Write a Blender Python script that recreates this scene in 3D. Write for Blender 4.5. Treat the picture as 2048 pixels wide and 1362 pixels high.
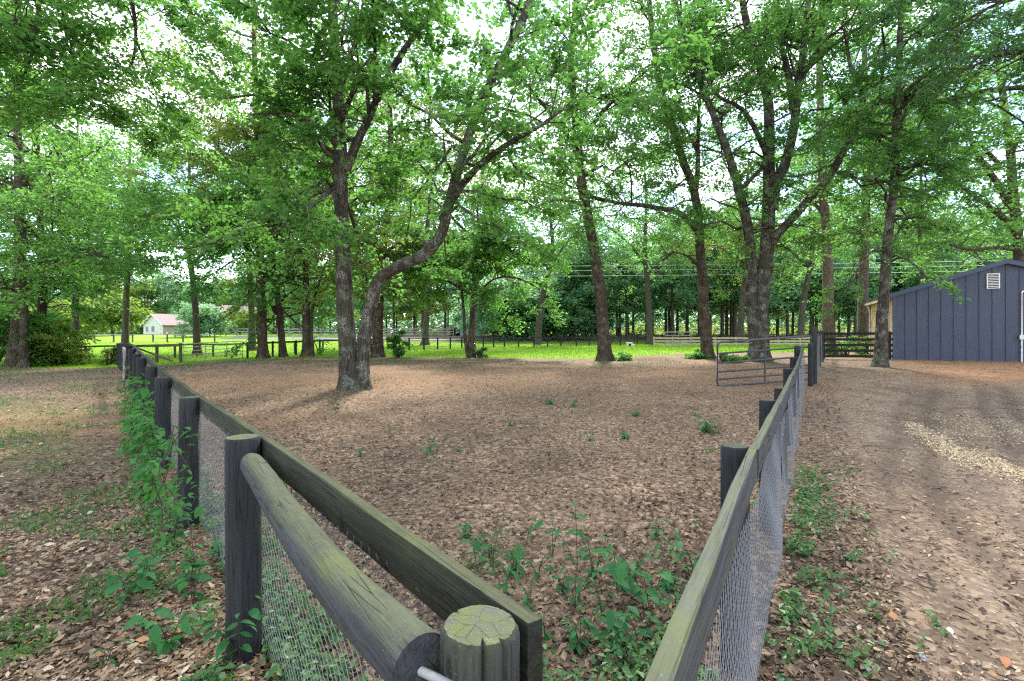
import bpy, math, random
import numpy as np
from mathutils import Matrix, Vector

# ------------------------------------------------------------------ camera, sky, sun, exposure
for o in list(bpy.data.objects): bpy.data.objects.remove(o)
SC = bpy.context.scene
COL = SC.collection
CAM_H = 1.79
cam_d = bpy.data.cameras.new('camera'); cam = bpy.data.objects.new('camera', cam_d); COL.objects.link(cam)
cam.location = (0, 0, CAM_H); cam.rotation_euler = (math.radians(90), 0, 0)
cam_d.sensor_width = 36; cam_d.lens = 36 * 1000 / 2048; cam_d.shift_y = -16 / 2048
cam_d.clip_start = .05; cam_d.clip_end = 3000
SC.camera = cam

SUN_EL, SUN_AZ = math.radians(46), math.radians(8)          # azimuth measured from +Y towards +X
world = bpy.data.worlds.new('World'); SC.world = world; world.use_nodes = True
wn = world.node_tree.nodes; wl = world.node_tree.links; wn.clear()
w_out = wn.new('ShaderNodeOutputWorld'); w_bg = wn.new('ShaderNodeBackground')
w_sky = wn.new('ShaderNodeTexSky'); w_sky.sky_type = 'NISHITA'; w_sky.sun_disc = False
w_sky.sun_elevation = SUN_EL; w_sky.sun_rotation = SUN_AZ
w_sky.air_density = 1.0; w_sky.dust_density = .25; w_sky.ozone_density = 1.5
w_tc = wn.new('ShaderNodeTexCoord'); w_map = wn.new('ShaderNodeMapping'); w_map.inputs['Scale'].default_value = (1, 1, 2.2)
w_n = wn.new('ShaderNodeTexNoise'); w_n.inputs['Scale'].default_value = 2.6; w_n.inputs['Detail'].default_value = 7
w_n.inputs['Roughness'].default_value = .58
w_r = wn.new('ShaderNodeValToRGB'); w_r.color_ramp.elements[0].position = .42; w_r.color_ramp.elements[1].position = .60
w_mix = wn.new('ShaderNodeMix'); w_mix.data_type = 'RGBA'
wl.new(w_tc.outputs['Generated'], w_map.inputs['Vector']); wl.new(w_map.outputs['Vector'], w_n.inputs['Vector'])
wl.new(w_n.outputs['Fac'], w_r.inputs['Fac']); wl.new(w_r.outputs['Color'], w_mix.inputs[0])
wl.new(w_sky.outputs['Color'], w_mix.inputs[6]); w_mix.inputs[7].default_value = (7.6, 7.6, 8.0, 1)   # thin white cloud, same unit as the sky
wl.new(w_mix.outputs[2], w_bg.inputs['Color']); w_bg.inputs['Strength'].default_value = .15
wl.new(w_bg.outputs['Background'], w_out.inputs['Surface'])

sun_d = bpy.data.lights.new('sun', 'SUN'); sun = bpy.data.objects.new('sun', sun_d); COL.objects.link(sun)
sun_d.energy = 3.6; sun_d.angle = math.radians(9); sun_d.color = (1, .94, .84)
_dir = Vector((math.sin(SUN_AZ) * math.cos(SUN_EL), math.cos(SUN_AZ) * math.cos(SUN_EL), math.sin(SUN_EL)))
sun.rotation_euler = _dir.to_track_quat('Z', 'Y').to_euler()
sun.location = _dir * 60
SC.view_settings.view_transform = 'Standard'; SC.view_settings.look = 'None'
SC.view_settings.gamma = 1; SC.view_settings.use_curve_mapping = False
SC.view_settings.exposure = 1.72
SC.render.engine = 'CYCLES'
SC.cycles.max_bounces = 8; SC.cycles.diffuse_bounces = 4; SC.cycles.glossy_bounces = 2
SC.cycles.transmission_bounces = 4; SC.cycles.transparent_max_bounces = 8
SC.cycles.use_denoising = False; SC.cycles.filter_width = 1.25
SC.cycles.sample_clamp_indirect = 6

# ------------------------------------------------------------------ helpers
RNG = np.random.default_rng(7)
random.seed(7)

def smooth(a, b, x):
    t = np.clip((np.asarray(x, float) - a) / (b - a), 0, 1)
    return t * t * (3 - 2 * t)

def bump2(x, y):
    return (np.sin(x * 1.3 + 1.7 * np.sin(y * .7)) * np.cos(y * 1.1 + x * .4) * .6 + np.sin(x * 3.1 + y * 2.3) * np.cos(y * 3.7 - x * 1.9) * .4)

RUT_Y = [-20, 0, 2, 4.5, 8, 13, 18, 24]; RUT_X = [2.6, 2.6, 3.0, 4.3, 6.9, 11.2, 15.6, 19]
def ruts(x, y):
    q = np.asarray(x, float) - np.interp(y, RUT_Y, RUT_X) + .08 * np.sin(np.asarray(y) * 1.3)
    w = .11 + .012 * np.clip(y, 0, 20)
    k = 0
    for o_, a_ in ((-.85, .7), (-.3, 1.), (.25, .5), (.95, .9), (1.6, 1.), (2.3, .6), (3.1, .5)): k = k + a_ * np.exp(-((q - o_) / w) ** 2)
    return k * (np.asarray(y) < 23) * smooth(.3, 1.5, y)

def gz(x, y):
    """height of the ground"""
    x = np.asarray(x, float); y = np.asarray(y, float)
    e = smooth(5, 22, y) * (.30 + .15 * smooth(3, 12, x)) * smooth(-22, -11, x)
    e = e * (1 - smooth(45, 60, y)) + .30 * smooth(45, 60, y) + 1.0 * smooth(56, 85, y)
    e = e - .045 * ruts(x, y)
    e = e + .016 * bump2(x, y) * (1 - smooth(20, 40, y))
    e = e + .10 * np.exp(-(((x + 4.9) / 1.6) ** 2 + ((y - 13.6) / 1.5) ** 2))
    return e

def P(px, py, d):
    return np.array([(px - 1024) * d / 1000, d, CAM_H - (py - 665) * d / 1000])

def link(o): COL.objects.link(o); return o

WM = {}
def thing(name, label, cat, loc=(0, 0, 0), group=None, rotz=0, local=False):
    """an Empty at the thing's base; with local=True its parts are given in its own axes, else in world axes"""
    o = bpy.data.objects.new(name, None); link(o); o.empty_display_size = .2
    o.location = [float(v) for v in loc]; o.rotation_euler = (0, 0, rotz)
    o['label'] = label; o['category'] = cat
    if group: o['group'] = group
    WM[o] = Matrix.Identity(4) if local else Matrix.Translation(o.location)
    return o

def tag(o, label=None, cat=None, group=None, kind=None):
    if label: o['label'] = label
    if cat: o['category'] = cat
    if group: o['group'] = group
    if kind: o['kind'] = kind
    return o

def add(name, me, parent=None, M=None, kind=None, label=None):
    o = bpy.data.objects.new(name, me); link(o)
    M = M or Matrix.Identity(4)
    o.matrix_basis = M
    WM[o] = M
    if parent:
        o.parent = parent
        o.matrix_parent_inverse = WM[parent].inverted()
    if kind: o['kind'] = kind
    if label: o['label'] = label
    return o

def mesh_np(name, V, quads=None, tris=None, m=None, smooth_=False, attrs=None, polys=None):
    me = bpy.data.meshes.new(name)
    V = np.asarray(V, np.float32).reshape(-1, 3)
    loops, starts, n = [], [], 0
    if quads is not None and len(quads):
        q = np.asarray(quads, np.int32).reshape(-1, 4); loops.append(q.ravel()); starts.append(np.arange(len(q)) * 4 + n); n += q.size
    if tris is not None and len(tris):
        t = np.asarray(tris, np.int32).reshape(-1, 3); loops.append(t.ravel()); starts.append(np.arange(len(t)) * 3 + n); n += t.size
    if polys:
        for p in polys:
            loops.append(np.asarray(p, np.int32)); starts.append(np.array([n])); n += len(p)
    L = np.concatenate(loops); S = np.concatenate(starts)
    me.vertices.add(len(V)); me.vertices.foreach_set('co', V.ravel())
    me.loops.add(len(L)); me.loops.foreach_set('vertex_index', L.astype(np.int32))
    me.polygons.add(len(S)); me.polygons.foreach_set('loop_start', S.astype(np.int32))
    if smooth_: me.polygons.foreach_set('use_smooth', np.ones(len(S), bool))
    else: me.polygons.foreach_set('use_smooth', np.zeros(len(S), bool))
    for k, a in (attrs or {}).items():
        at = me.attributes.new(k, 'FLOAT', 'POINT'); at.data.foreach_set('value', np.asarray(a, np.float32))
    me.update(calc_edges=True)
    if m: me.materials.append(m)
    return me

class MB:
    """gathers pieces of one mesh"""
    def __init__(s): s.V = []; s.Q = []; s.T = []; s.P = []; s.n = 0; s.A = []
    def put(s, V, quads=None, tris=None, polys=None, rnd=0.):
        V = np.asarray(V, float).reshape(-1, 3)
        if quads is not None and len(quads): s.Q.append(np.asarray(quads).reshape(-1, 4) + s.n)
        if tris is not None and len(tris): s.T.append(np.asarray(tris).reshape(-1, 3) + s.n)
        for p in polys or []: s.P.append([i + s.n for i in p])
        s.V.append(V); s.A.append(np.broadcast_to(np.asarray(rnd, float), (len(V),))); s.n += len(V)
    def box(s, lo, hi, M=None):
        x0, y0, z0 = lo; x1, y1, z1 = hi
        V = np.array([(x0, y0, z0), (x1, y0, z0), (x1, y1, z0), (x0, y1, z0), (x0, y0, z1), (x1, y0, z1), (x1, y1, z1), (x0, y1, z1)], float)
        if M is not None: V = np.array([M @ Vector(v) for v in V])
        s.put(V, [(0, 3, 2, 1), (4, 5, 6, 7), (0, 1, 5, 4), (1, 2, 6, 5), (2, 3, 7, 6), (3, 0, 4, 7)])
    def tube(s, pts, r, sides=8, caps=True):
        pts = np.asarray(pts, float); r = np.broadcast_to(np.asarray(r, float), (len(pts),))
        V, Q = tubes(pts[None], r[None], sides)
        n = len(pts)
        s.put(V, Q, polys=[list(range(sides))[::-1], list(range((n - 1) * sides, n * sides))] if caps else None)
    def mesh(s, name, m, smooth_=False, attr=False):
        return mesh_np(name, np.concatenate(s.V), np.concatenate(s.Q) if s.Q else None, np.concatenate(s.T) if s.T else None, m, smooth_,
                       {'rnd': np.concatenate(s.A)} if attr else None, s.P)

def tubes(Pt, R, sides):
    """Pt (N,K,3), R (N,K) -> verts, quads of N tubes"""
    N, K, _ = Pt.shape
    T = np.gradient(Pt, axis=1); T /= np.linalg.norm(T, axis=2, keepdims=True) + 1e-9
    mean = Pt[:, -1] - Pt[:, 0]; mean /= np.linalg.norm(mean, axis=1, keepdims=True) + 1e-9
    ref = np.where(np.abs(mean[:, 2:3]) > .8, np.array([[1., .05, 0]]), np.array([[0., 0, 1]]))[:, None, :]
    U = np.cross(T, np.broadcast_to(ref, T.shape)); U /= np.linalg.norm(U, axis=2, keepdims=True) + 1e-9
    W = np.cross(T, U)
    a = np.arange(sides) * 2 * np.pi / sides
    V = Pt[:, :, None, :] + R[:, :, None, None] * (np.cos(a)[None, None, :, None] * U[:, :, None, :] + np.sin(a)[None, None, :, None] * W[:, :, None, :])
    idx = np.arange(N * K * sides).reshape(N, K, sides)
    nx = np.roll(idx, -1, axis=2)
    Q = np.stack([idx[:, :-1], nx[:, :-1], nx[:, 1:], idx[:, 1:]], -1).reshape(-1, 4)
    return V.reshape(-1, 3), Q[:, ::-1]

def resample(pts, n):
    """Catmull-Rom through pts, n points"""
    pts = np.asarray(pts, float)
    if len(pts) == 2: return pts[0] + (pts[1] - pts[0]) * np.linspace(0, 1, n)[:, None]
    p = np.vstack([2 * pts[0] - pts[1], pts, 2 * pts[-1] - pts[-2]])
    t = np.linspace(0, len(pts) - 1 - 1e-6, n); i = t.astype(int); f = (t - i)[:, None]
    a, b, c, d = p[i], p[i + 1], p[i + 2], p[i + 3]
    return .5 * (2 * b + (c - a) * f + (2 * a - 5 * b + 4 * c - d) * f ** 2 + (3 * b - a - 3 * c + d) * f ** 3)

# ------------------------------------------------------------------ materials
class NT:
    def __init__(s, name):
        s.m = bpy.data.materials.new(name); s.m.use_nodes = True
        s.t = s.m.node_tree; s.t.nodes.clear(); s.out = s.n('ShaderNodeOutputMaterial')
    def n(s, kind, **kw):
        x = s.t.nodes.new(kind)
        for k, v in kw.items(): setattr(x, k, v)
        return x
    def set(s, sock, v):
        if hasattr(v, 'links'): s.t.links.new(v, sock)
        elif isinstance(v, (tuple, list)) and sock.type == 'RGBA' and len(v) == 3: sock.default_value = (*v, 1)
        else: sock.default_value = v
    def coord(s, which='Object', scale=(1, 1, 1)):
        if which == 'Position': v = s.n('ShaderNodeNewGeometry').outputs['Position']
        else: v = s.n('ShaderNodeTexCoord').outputs[which]
        mp = s.n('ShaderNodeMapping'); s.t.links.new(v, mp.inputs['Vector']); mp.inputs['Scale'].default_value = scale
        return mp.outputs['Vector']
    def noise(s, v, scale, detail=4, rough=.55, dist=0):
        x = s.n('ShaderNodeTexNoise'); s.t.links.new(v, x.inputs['Vector'])
        x.inputs['Scale'].default_value = scale; x.inputs['Detail'].default_value = detail
        x.inputs['Roughness'].default_value = rough; x.inputs['Distortion'].default_value = dist
        return x.outputs['Fac']
    def voro(s, v, scale, feature='F1', out='Distance'):
        x = s.n('ShaderNodeTexVoronoi', feature=feature); s.t.links.new(v, x.inputs['Vector']); x.inputs['Scale'].default_value = scale
        return x.outputs[out]
    def ramp(s, f, stops, interp='LINEAR'):
        x = s.n('ShaderNodeValToRGB'); s.set(x.inputs['Fac'], f); e = x.color_ramp.elements; x.color_ramp.interpolation = interp
        while len(e) < len(stops): e.new(.5)
        for el, (p, c) in zip(e, stops):
            el.position = p; el.color = (c, c, c, 1) if isinstance(c, (int, float)) else (*c, 1)
        return x.outputs['Color']
    def mix(s, f, a, b, mode='MIX'):
        x = s.n('ShaderNodeMix', data_type='RGBA', blend_type=mode)
        s.set(x.inputs[0], f); s.set(x.inputs[6], a); s.set(x.inputs[7], b); return x.outputs[2]
    def math(s, op, a, b=0.):
        x = s.n('ShaderNodeMath', operation=op); s.set(x.inputs[0], a); s.set(x.inputs[1], b); return x.outputs[0]
    def attr(s, name):
        return s.n('ShaderNodeAttribute', attribute_name=name).outputs['Fac']
    def sep(s, v, i):
        x = s.n('ShaderNodeSeparateXYZ'); s.t.links.new(v, x.inputs[0]); return x.outputs[i]
    def bump(s, h, strength=.5, dist=.02):
        x = s.n('ShaderNodeBump'); s.set(x.inputs['Height'], h); x.inputs['Strength'].default_value = strength
        x.inputs['Distance'].default_value = dist; return x.outputs['Normal']
    def bsdf(s, col, rough=.8, spec=.3, metal=0, normal=None):
        x = s.n('ShaderNodeBsdfPrincipled'); s.set(x.inputs['Base Color'], col); s.set(x.inputs['Roughness'], rough)
        x.inputs['Specular IOR Level'].default_value = spec; x.inputs['Metallic'].default_value = metal
        if normal is not None: s.t.links.new(normal, x.inputs['Normal'])
        return x.outputs['BSDF']
    def done(s, sh): s.t.links.new(sh, s.out.inputs['Surface']); return s.m

def leaf_mat(name, stops, trans=(.2, .4, .05), tw=.4, rough=.5, spec=.35):
    t = NT(name); r = t.attr('rnd')
    c = t.ramp(r, stops)
    b = t.bsdf(c, rough, spec)
    tr = t.n('ShaderNodeBsdfTranslucent'); t.set(tr.inputs['Color'], t.mix(.65, c, trans))
    ms = t.n('ShaderNodeMixShader'); ms.inputs[0].default_value = tw
    t.t.links.new(b, ms.inputs[1]); t.t.links.new(tr.outputs[0], ms.inputs[2])
    return t.done(ms.outputs[0])

def leaf_piece_mat(name, c0, c1, trans):
    """leaves that are separate objects: colour varies per object"""
    t = NT(name); r = t.n('ShaderNodeObjectInfo').outputs['Random']
    v = t.coord('Object', (1, 1, 1)); n = t.noise(v, 40, 3)
    c = t.mix(t.math('ADD', t.math('MULTIPLY', r, .75), t.math('MULTIPLY', n, .25)), c0, c1)
    b = t.bsdf(c, .6, .22)
    tr = t.n('ShaderNodeBsdfTranslucent'); t.set(tr.inputs['Color'], trans)
    ms = t.n('ShaderNodeMixShader'); ms.inputs[0].default_value = .3
    t.t.links.new(b, ms.inputs[1]); t.t.links.new(tr.outputs[0], ms.inputs[2])
    return t.done(ms.outputs[0])

M = {}
M['leaf_oak'] = leaf_mat('oak_leaves', [(0, (.022, .072, .020)), (.4, (.046, .13, .030)), (.75, (.078, .18, .038)), (.93, (.13, .22, .05)), (1, (.22, .22, .07))], (.22, .54, .08), .5)
M['leaf_bright'] = leaf_mat('bright_leaves', [(0, (.028, .10, .024)), (.5, (.062, .18, .038)), (.9, (.12, .26, .05)), (1, (.22, .27, .07))], (.28, .62, .10), .52)
M['leaf_dark'] = leaf_mat('dark_leaves', [(0, (.03, .085, .04)), (.5, (.05, .13, .05)), (1, (.09, .17, .055))], (.2, .46, .12), .45)
M['leaf_yellow'] = leaf_mat('yellow_green_leaves', [(0, (.04, .11, .02)), (.5, (.09, .18, .028)), (1, (.22, .27, .05))], (.34, .46, .06), .48)
M['leaf_far'] = leaf_mat('far_leaves', [(0, (.06, .15, .085)), (.5, (.10, .22, .11)), (1, (.16, .28, .11))], (.34, .64, .28), .55)  # paler and bluer than the near leaves: distance haze put into the colour
M['grass'] = leaf_mat('grass_blades', [(0, (.09, .23, .010)), (.5, (.16, .35, .014)), (1, (.28, .42, .03))], (.3, .5, .04), .45)
M['cover'] = leaf_mat('ground_cover_leaves', [(0, (.03, .10, .03)), (.5, (.06, .16, .04)), (1, (.11, .22, .05))], (.15, .36, .06), .3, .45, .45)
M['dead'] = leaf_mat('dead_leaves', [(0, (.036, .026, .020)), (.25, (.105, .074, .050)), (.6, (.228, .163, .098)), (.85, (.36, .275, .175)), (.96, (.50, .42, .31)), (1, (.36, .20, .10))], (.2, .12, .07), .1, .75, .15)
M['chips'] = leaf_mat('wood_chips', [(0, (.09, .06, .045)), (.5, (.24, .17, .115)), (1, (.44, .34, .23))], (.3, .2, .1), .05, .8, .2)
M['shavings'] = leaf_mat('pale_shavings', [(0, (.40, .30, .17)), (.6, (.55, .44, .27)), (1, (.68, .58, .42))], (.5, .4, .2), .05, .8, .2)
M['vine_leaf'] = leaf_piece_mat('vine_leaf', (.02, .10, .02), (.06, .20, .035), (.10, .38, .05))
M['weed_leaf'] = leaf_piece_mat('weed_leaf', (.018, .095, .032), (.05, .19, .05), (.08, .34, .08))

def bark(name, c0, c1, lichen=.0, warm=0):
    t = NT(name); v = t.coord('Object', (1, 1, .22))
    n1 = t.noise(v, 9, 6, .65, .4); vo = t.voro(t.coord('Object', (1, 1, .2)), 16, 'DISTANCE_TO_EDGE')
    c = t.mix(t.ramp(n1, [(.3, 0.), (.7, 1.)]), c0, c1)
    c = t.mix(t.ramp(vo, [(0, .75), (.12, 0.)]), c, tuple(k * .35 for k in c0))
    v2 = t.coord('Object')
    pz = t.noise(v2, 3.2, 5, .6); sp = t.noise(v2, 34, 3, .6)
    lm = t.math('MULTIPLY', t.ramp(pz, [(.47, 0.), (.62, 1.)]), t.ramp(sp, [(.45, 0.), (.58, 1.)]))
    c = t.mix(t.math('MULTIPLY', lm, lichen), c, (.30, .33, .27))
    ms = t.ramp(t.noise(v2, 1.7, 4), [(.5, 0.), (.75, .5)])
    c = t.mix(ms, c, (.07, .085, .035))
    h = t.math('ADD', t.ramp(vo, [(0, 0.), (.25, 1.)]), t.math('MULTIPLY', n1, .8))
    return t.done(t.bsdf(c, .92, .15, 0, t.bump(h, .9, .03)))
M['bark_oak'] = bark('oak_bark', (.036, .030, .024), (.115, .096, .078), .9)
M['bark_brown'] = bark('brown_bark', (.040, .028, .021), (.115, .082, .06), .4)
M['bark_tan'] = bark('tan_bark', (.10, .075, .055), (.27, .21, .16), .3)
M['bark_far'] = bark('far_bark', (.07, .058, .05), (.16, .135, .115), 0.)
M['twig'] = NT('twig'); M['twig'] = M['twig'].done(M['twig'].bsdf((.065, .05, .038), .9, .1))

def wood(name, c0, c1, algae, along=0, ends=True):
    """weathered timber; grain runs along the object's x (0) or z (2) axis"""
    t = NT(name); sc = [(.6, 14, 14), None, (14, 14, .6)][along]
    v = t.coord('Object', sc)
    n = t.noise(v, 3.0, 7, .62, .6); fine = t.noise(t.coord('Object', [(1.2, 40, 40), None, (40, 40, 1.2)][along]), 3, 3, .6)
    c = t.mix(t.ramp(n, [(.3, 0.), (.72, 1.)]), c0, c1)
    c = t.mix(t.ramp(fine, [(.56, 0.), (.70, .8)]), c, tuple(k * .25 for k in c0))
    bl = t.noise(t.coord('Object', [(1, 2, 2), None, (2, 2, .8)][along]), 3.1, 5, .6)
    nz = t.sep(t.n('ShaderNodeNewGeometry').outputs['Normal'], 2)
    up = t.ramp(nz, [(.35, 0.), (.85, 1.)])
    am = t.math('ADD', t.math('MULTIPLY', up, .72), t.ramp(bl, [(.48, 0.), (.66, .55)]))
    am = t.math('MULTIPLY', am, t.ramp(t.noise(t.coord('Object'), 22, 4, .6), [(.25, .45), (.6, 1.)]))
    kn = t.voro(t.coord('Object', [(1, 4.2, 4.2), None, (4.2, 4.2, 1)][along]), 2.1)
    c = t.mix(t.ramp(kn, [(.05, .9), (.10, 0.)]), c, tuple(k * .3 for k in c0))
    ck = t.voro(t.coord('Object', [(.35, 9, 9), None, (9, 9, .35)][along]), 2.4, 'DISTANCE_TO_EDGE')
    ckm = t.math('MULTIPLY', t.ramp(ck, [(0, 1.), (.022, 0.)]), t.ramp(t.noise(t.coord('Object'), 5, 3), [(.45, 0.), (.6, 1.)]))
    c = t.mix(t.math('MULTIPLY', am, algae), c, (.078, .094, .030))
    c = t.mix(ckm, c, (.008, .008, .008))
    sp = t.ramp(t.noise(t.coord('Object'), 130, 2), [(.68, 0.), (.72, .6)])
    c = t.mix(t.math('MULTIPLY', sp, algae * .5), c, (.3, .32, .25))
    h = t.math('SUBTRACT', t.math('ADD', t.math('MULTIPLY', n, .6), fine), t.math('MULTIPLY', ckm, 1.2))
    return t.done(t.bsdf(c, .85, .25, 0, t.bump(h, .7, .006)))
M['wood_post'] = wood('post_timber', (.013, .015, .018), (.038, .040, .043), .28, 2)
M['wood_near_post'] = wood('old_post_timber', (.024, .026, .024), (.072, .074, .064), .7, 2)
M['wood_board'] = wood('board_timber', (.016, .018, .013), (.044, .048, .032), .5, 0)
M['wood_board_grey'] = wood('grey_board_timber', (.030, .032, .038), (.082, .085, .094), .7, 0)
M['wood_rail'] = wood('rail_timber', (.024, .027, .032), (.066, .069, .075), .75, 0)
M['wood_black'] = wood('black_timber', (.010, .010, .010), (.024, .022, .021), .04, 0)
M['wood_brown'] = wood('brown_timber', (.085, .065, .045), (.19, .15, .105), .25, 0)
M['wood_brown_post'] = wood('brown_post_timber', (.06, .055, .042), (.14, .12, .09), .25, 2)
M['wood_grey'] = wood('silver_timber', (.22, .215, .21), (.42, .41, .40), .05, 0)
M['wood_grey_post'] = wood('silver_post_timber', (.2, .195, .19), (.38, .37, .36), .05, 2)
M['wood_pale'] = wood('pale_timber', (.45, .36, .24), (.66, .55, .40), 0., 0)
M['wood_pale_post'] = wood('pale_post_timber', (.4, .32, .22), (.6, .5, .37), 0., 2)

def end_grain():
    t = NT('end_grain'); v = t.coord('Object')
    w = t.n('ShaderNodeTexWave', wave_type='RINGS', rings_direction='Z'); t.t.links.new(t.coord('Object', (1, 1, 0)), w.inputs['Vector'])
    w.inputs['Scale'].default_value = 46; w.inputs['Distortion'].default_value = 9; w.inputs['Detail'].default_value = 3; w.inputs['Detail Scale'].default_value = 2
    c = t.mix(w.outputs['Fac'], (.070, .074, .055), (.090, .094, .070))
    g = t.ramp(t.noise(v, 17, 5, .65), [(.42, 0.), (.6, .85)])
    c = t.mix(g, c, (.085, .105, .032))
    c = t.mix(t.ramp(t.noise(v, 11, 4), [(.60, 0.), (.68, .8)]), c, (.20, .20, .19))
    c = t.mix(t.ramp(t.noise(v, 150, 2), [(.68, 0.), (.72, .4)]), c, (.35, .36, .3))
    crk = t.ramp(t.voro(t.coord('Object', (1, 1, 1)), 22, 'DISTANCE_TO_EDGE'), [(0, .7), (.03, 0.)])
    c = t.mix(crk, c, (.03, .03, .025))
    return t.done(t.bsdf(c, .9, .2, 0, t.bump(t.math('ADD', t.math('MULTIPLY', w.outputs['Fac'], .5), t.noise(v, 60, 3)), .5, .003)))
M['end_grain'] = end_grain()

def metal(name, c0, c1, rough=.5, m=.7, scale=30):
    t = NT(name); n = t.noise(t.coord('Object'), scale, 4)
    return t.done(t.bsdf(t.mix(n, c0, c1), t.ramp(n, [(.3, rough), (.7, min(1, rough + .25))]), .4, m, None))
M['wire'] = metal('galvanised_wire', (.13, .135, .14), (.27, .28, .29), .45, .6)
M['wire_dull'] = metal('dull_wire', (.13, .14, .14), (.27, .285, .28), .6, .4)
M['pipe'] = metal('gate_pipe', (.045, .05, .055), (.10, .105, .11), .5, .3, 9)
M['pipe_light'] = metal('zinc_pipe', (.25, .26, .26), (.40, .41, .40), .5, .3, 9)
M['power'] = metal('wire_cable', (.55, .58, .55), (.62, .65, .62), .5, .2)
M['rust'] = metal('rusted_pipe', (.20, .17, .15), (.42, .38, .36), .8, .1, 12)

def paint(name, c, rough=.6, var=.12, spec=.3, scale=3):
    t = NT(name); n = t.noise(t.coord('Object'), scale, 6, .65)
    a = tuple(k * (1 - var) for k in c); b = tuple(min(1, k * (1 + var)) for k in c)
    return t.done(t.bsdf(t.mix(n, a, b), rough, spec))
def navy():
    t = NT('navy_metal_panel'); v = t.coord('Object'); n = t.noise(v, 1.2, 6, .65)
    c = t.mix(n, (.034, .046, .082), (.056, .071, .118))
    st = t.ramp(t.noise(t.coord('Object', (7, 7, .5)), 3, 5), [(.5, 0.), (.72, .45)])
    c = t.mix(st, c, (.09, .105, .15))
    c = t.mix(t.ramp(t.noise(v, 26, 2), [(.70, 0.), (.74, .6)]), c, (.26, .25, .25))
    dz = t.ramp(t.sep(v, 2), [(.0, .6), (.09, 0.)])
    c = t.mix(t.math('MULTIPLY', dz, t.noise(v, 6, 4)), c, (.2, .13, .09))
    return t.done(t.bsdf(c, .5, .35, 0, t.bump(t.noise(v, 2.5, 3), .15, .02)))
M['navy'] = navy()
M['navy_trim'] = paint('navy_trim', (.052, .075, .12), .5, .15)
M['cream'] = paint('cream_boards', (.62, .47, .27), .7, .08)
M['white'] = paint('white_paint', (.74, .74, .72), .6, .05)
M['offwhite'] = paint('offwhite_paint', (.66, .65, .6), .6, .08)
M['house_wall'] = paint('house_wall', (.70, .72, .78), .7, .04)
M['house_tan'] = paint('house_tan_wall', (.33, .35, .27), .7, .08)
M['brick_far'] = paint('pinkish_wall', (.44, .33, .32), .8, .12, .2, 1)
M['shingle'] = paint('pinkish_shingles', (.24, .195, .185), .9, .15, .2, 1.5)
M['glass'] = paint('dark_glass', (.06, .07, .08), .12, .1, .5)
M['dark'] = paint('painted_gap_shade', (.012, .012, .012), .9, .2)  # near-black colour standing in for the shade inside openings
M['shed_blue'] = paint('shed_blue', (.25, .33, .42), .7, .12)
M['shed_roof'] = paint('shed_roof', (.22, .17, .14), .8, .2)
M['stone_white'] = paint('pale_stone', (.62, .62, .62), .8, .1, .2, 30)
M['stone_blue'] = paint('bluish_stone', (.22, .26, .33), .8, .15, .2, 30)
M['asphalt'] = paint('driveway_gravel', (.17, .17, .185), .9, .12, .2, 3)
M['pink'] = paint('pink_flowers', (.5, .12, .17), .7, .3, .2, 8)

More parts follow.
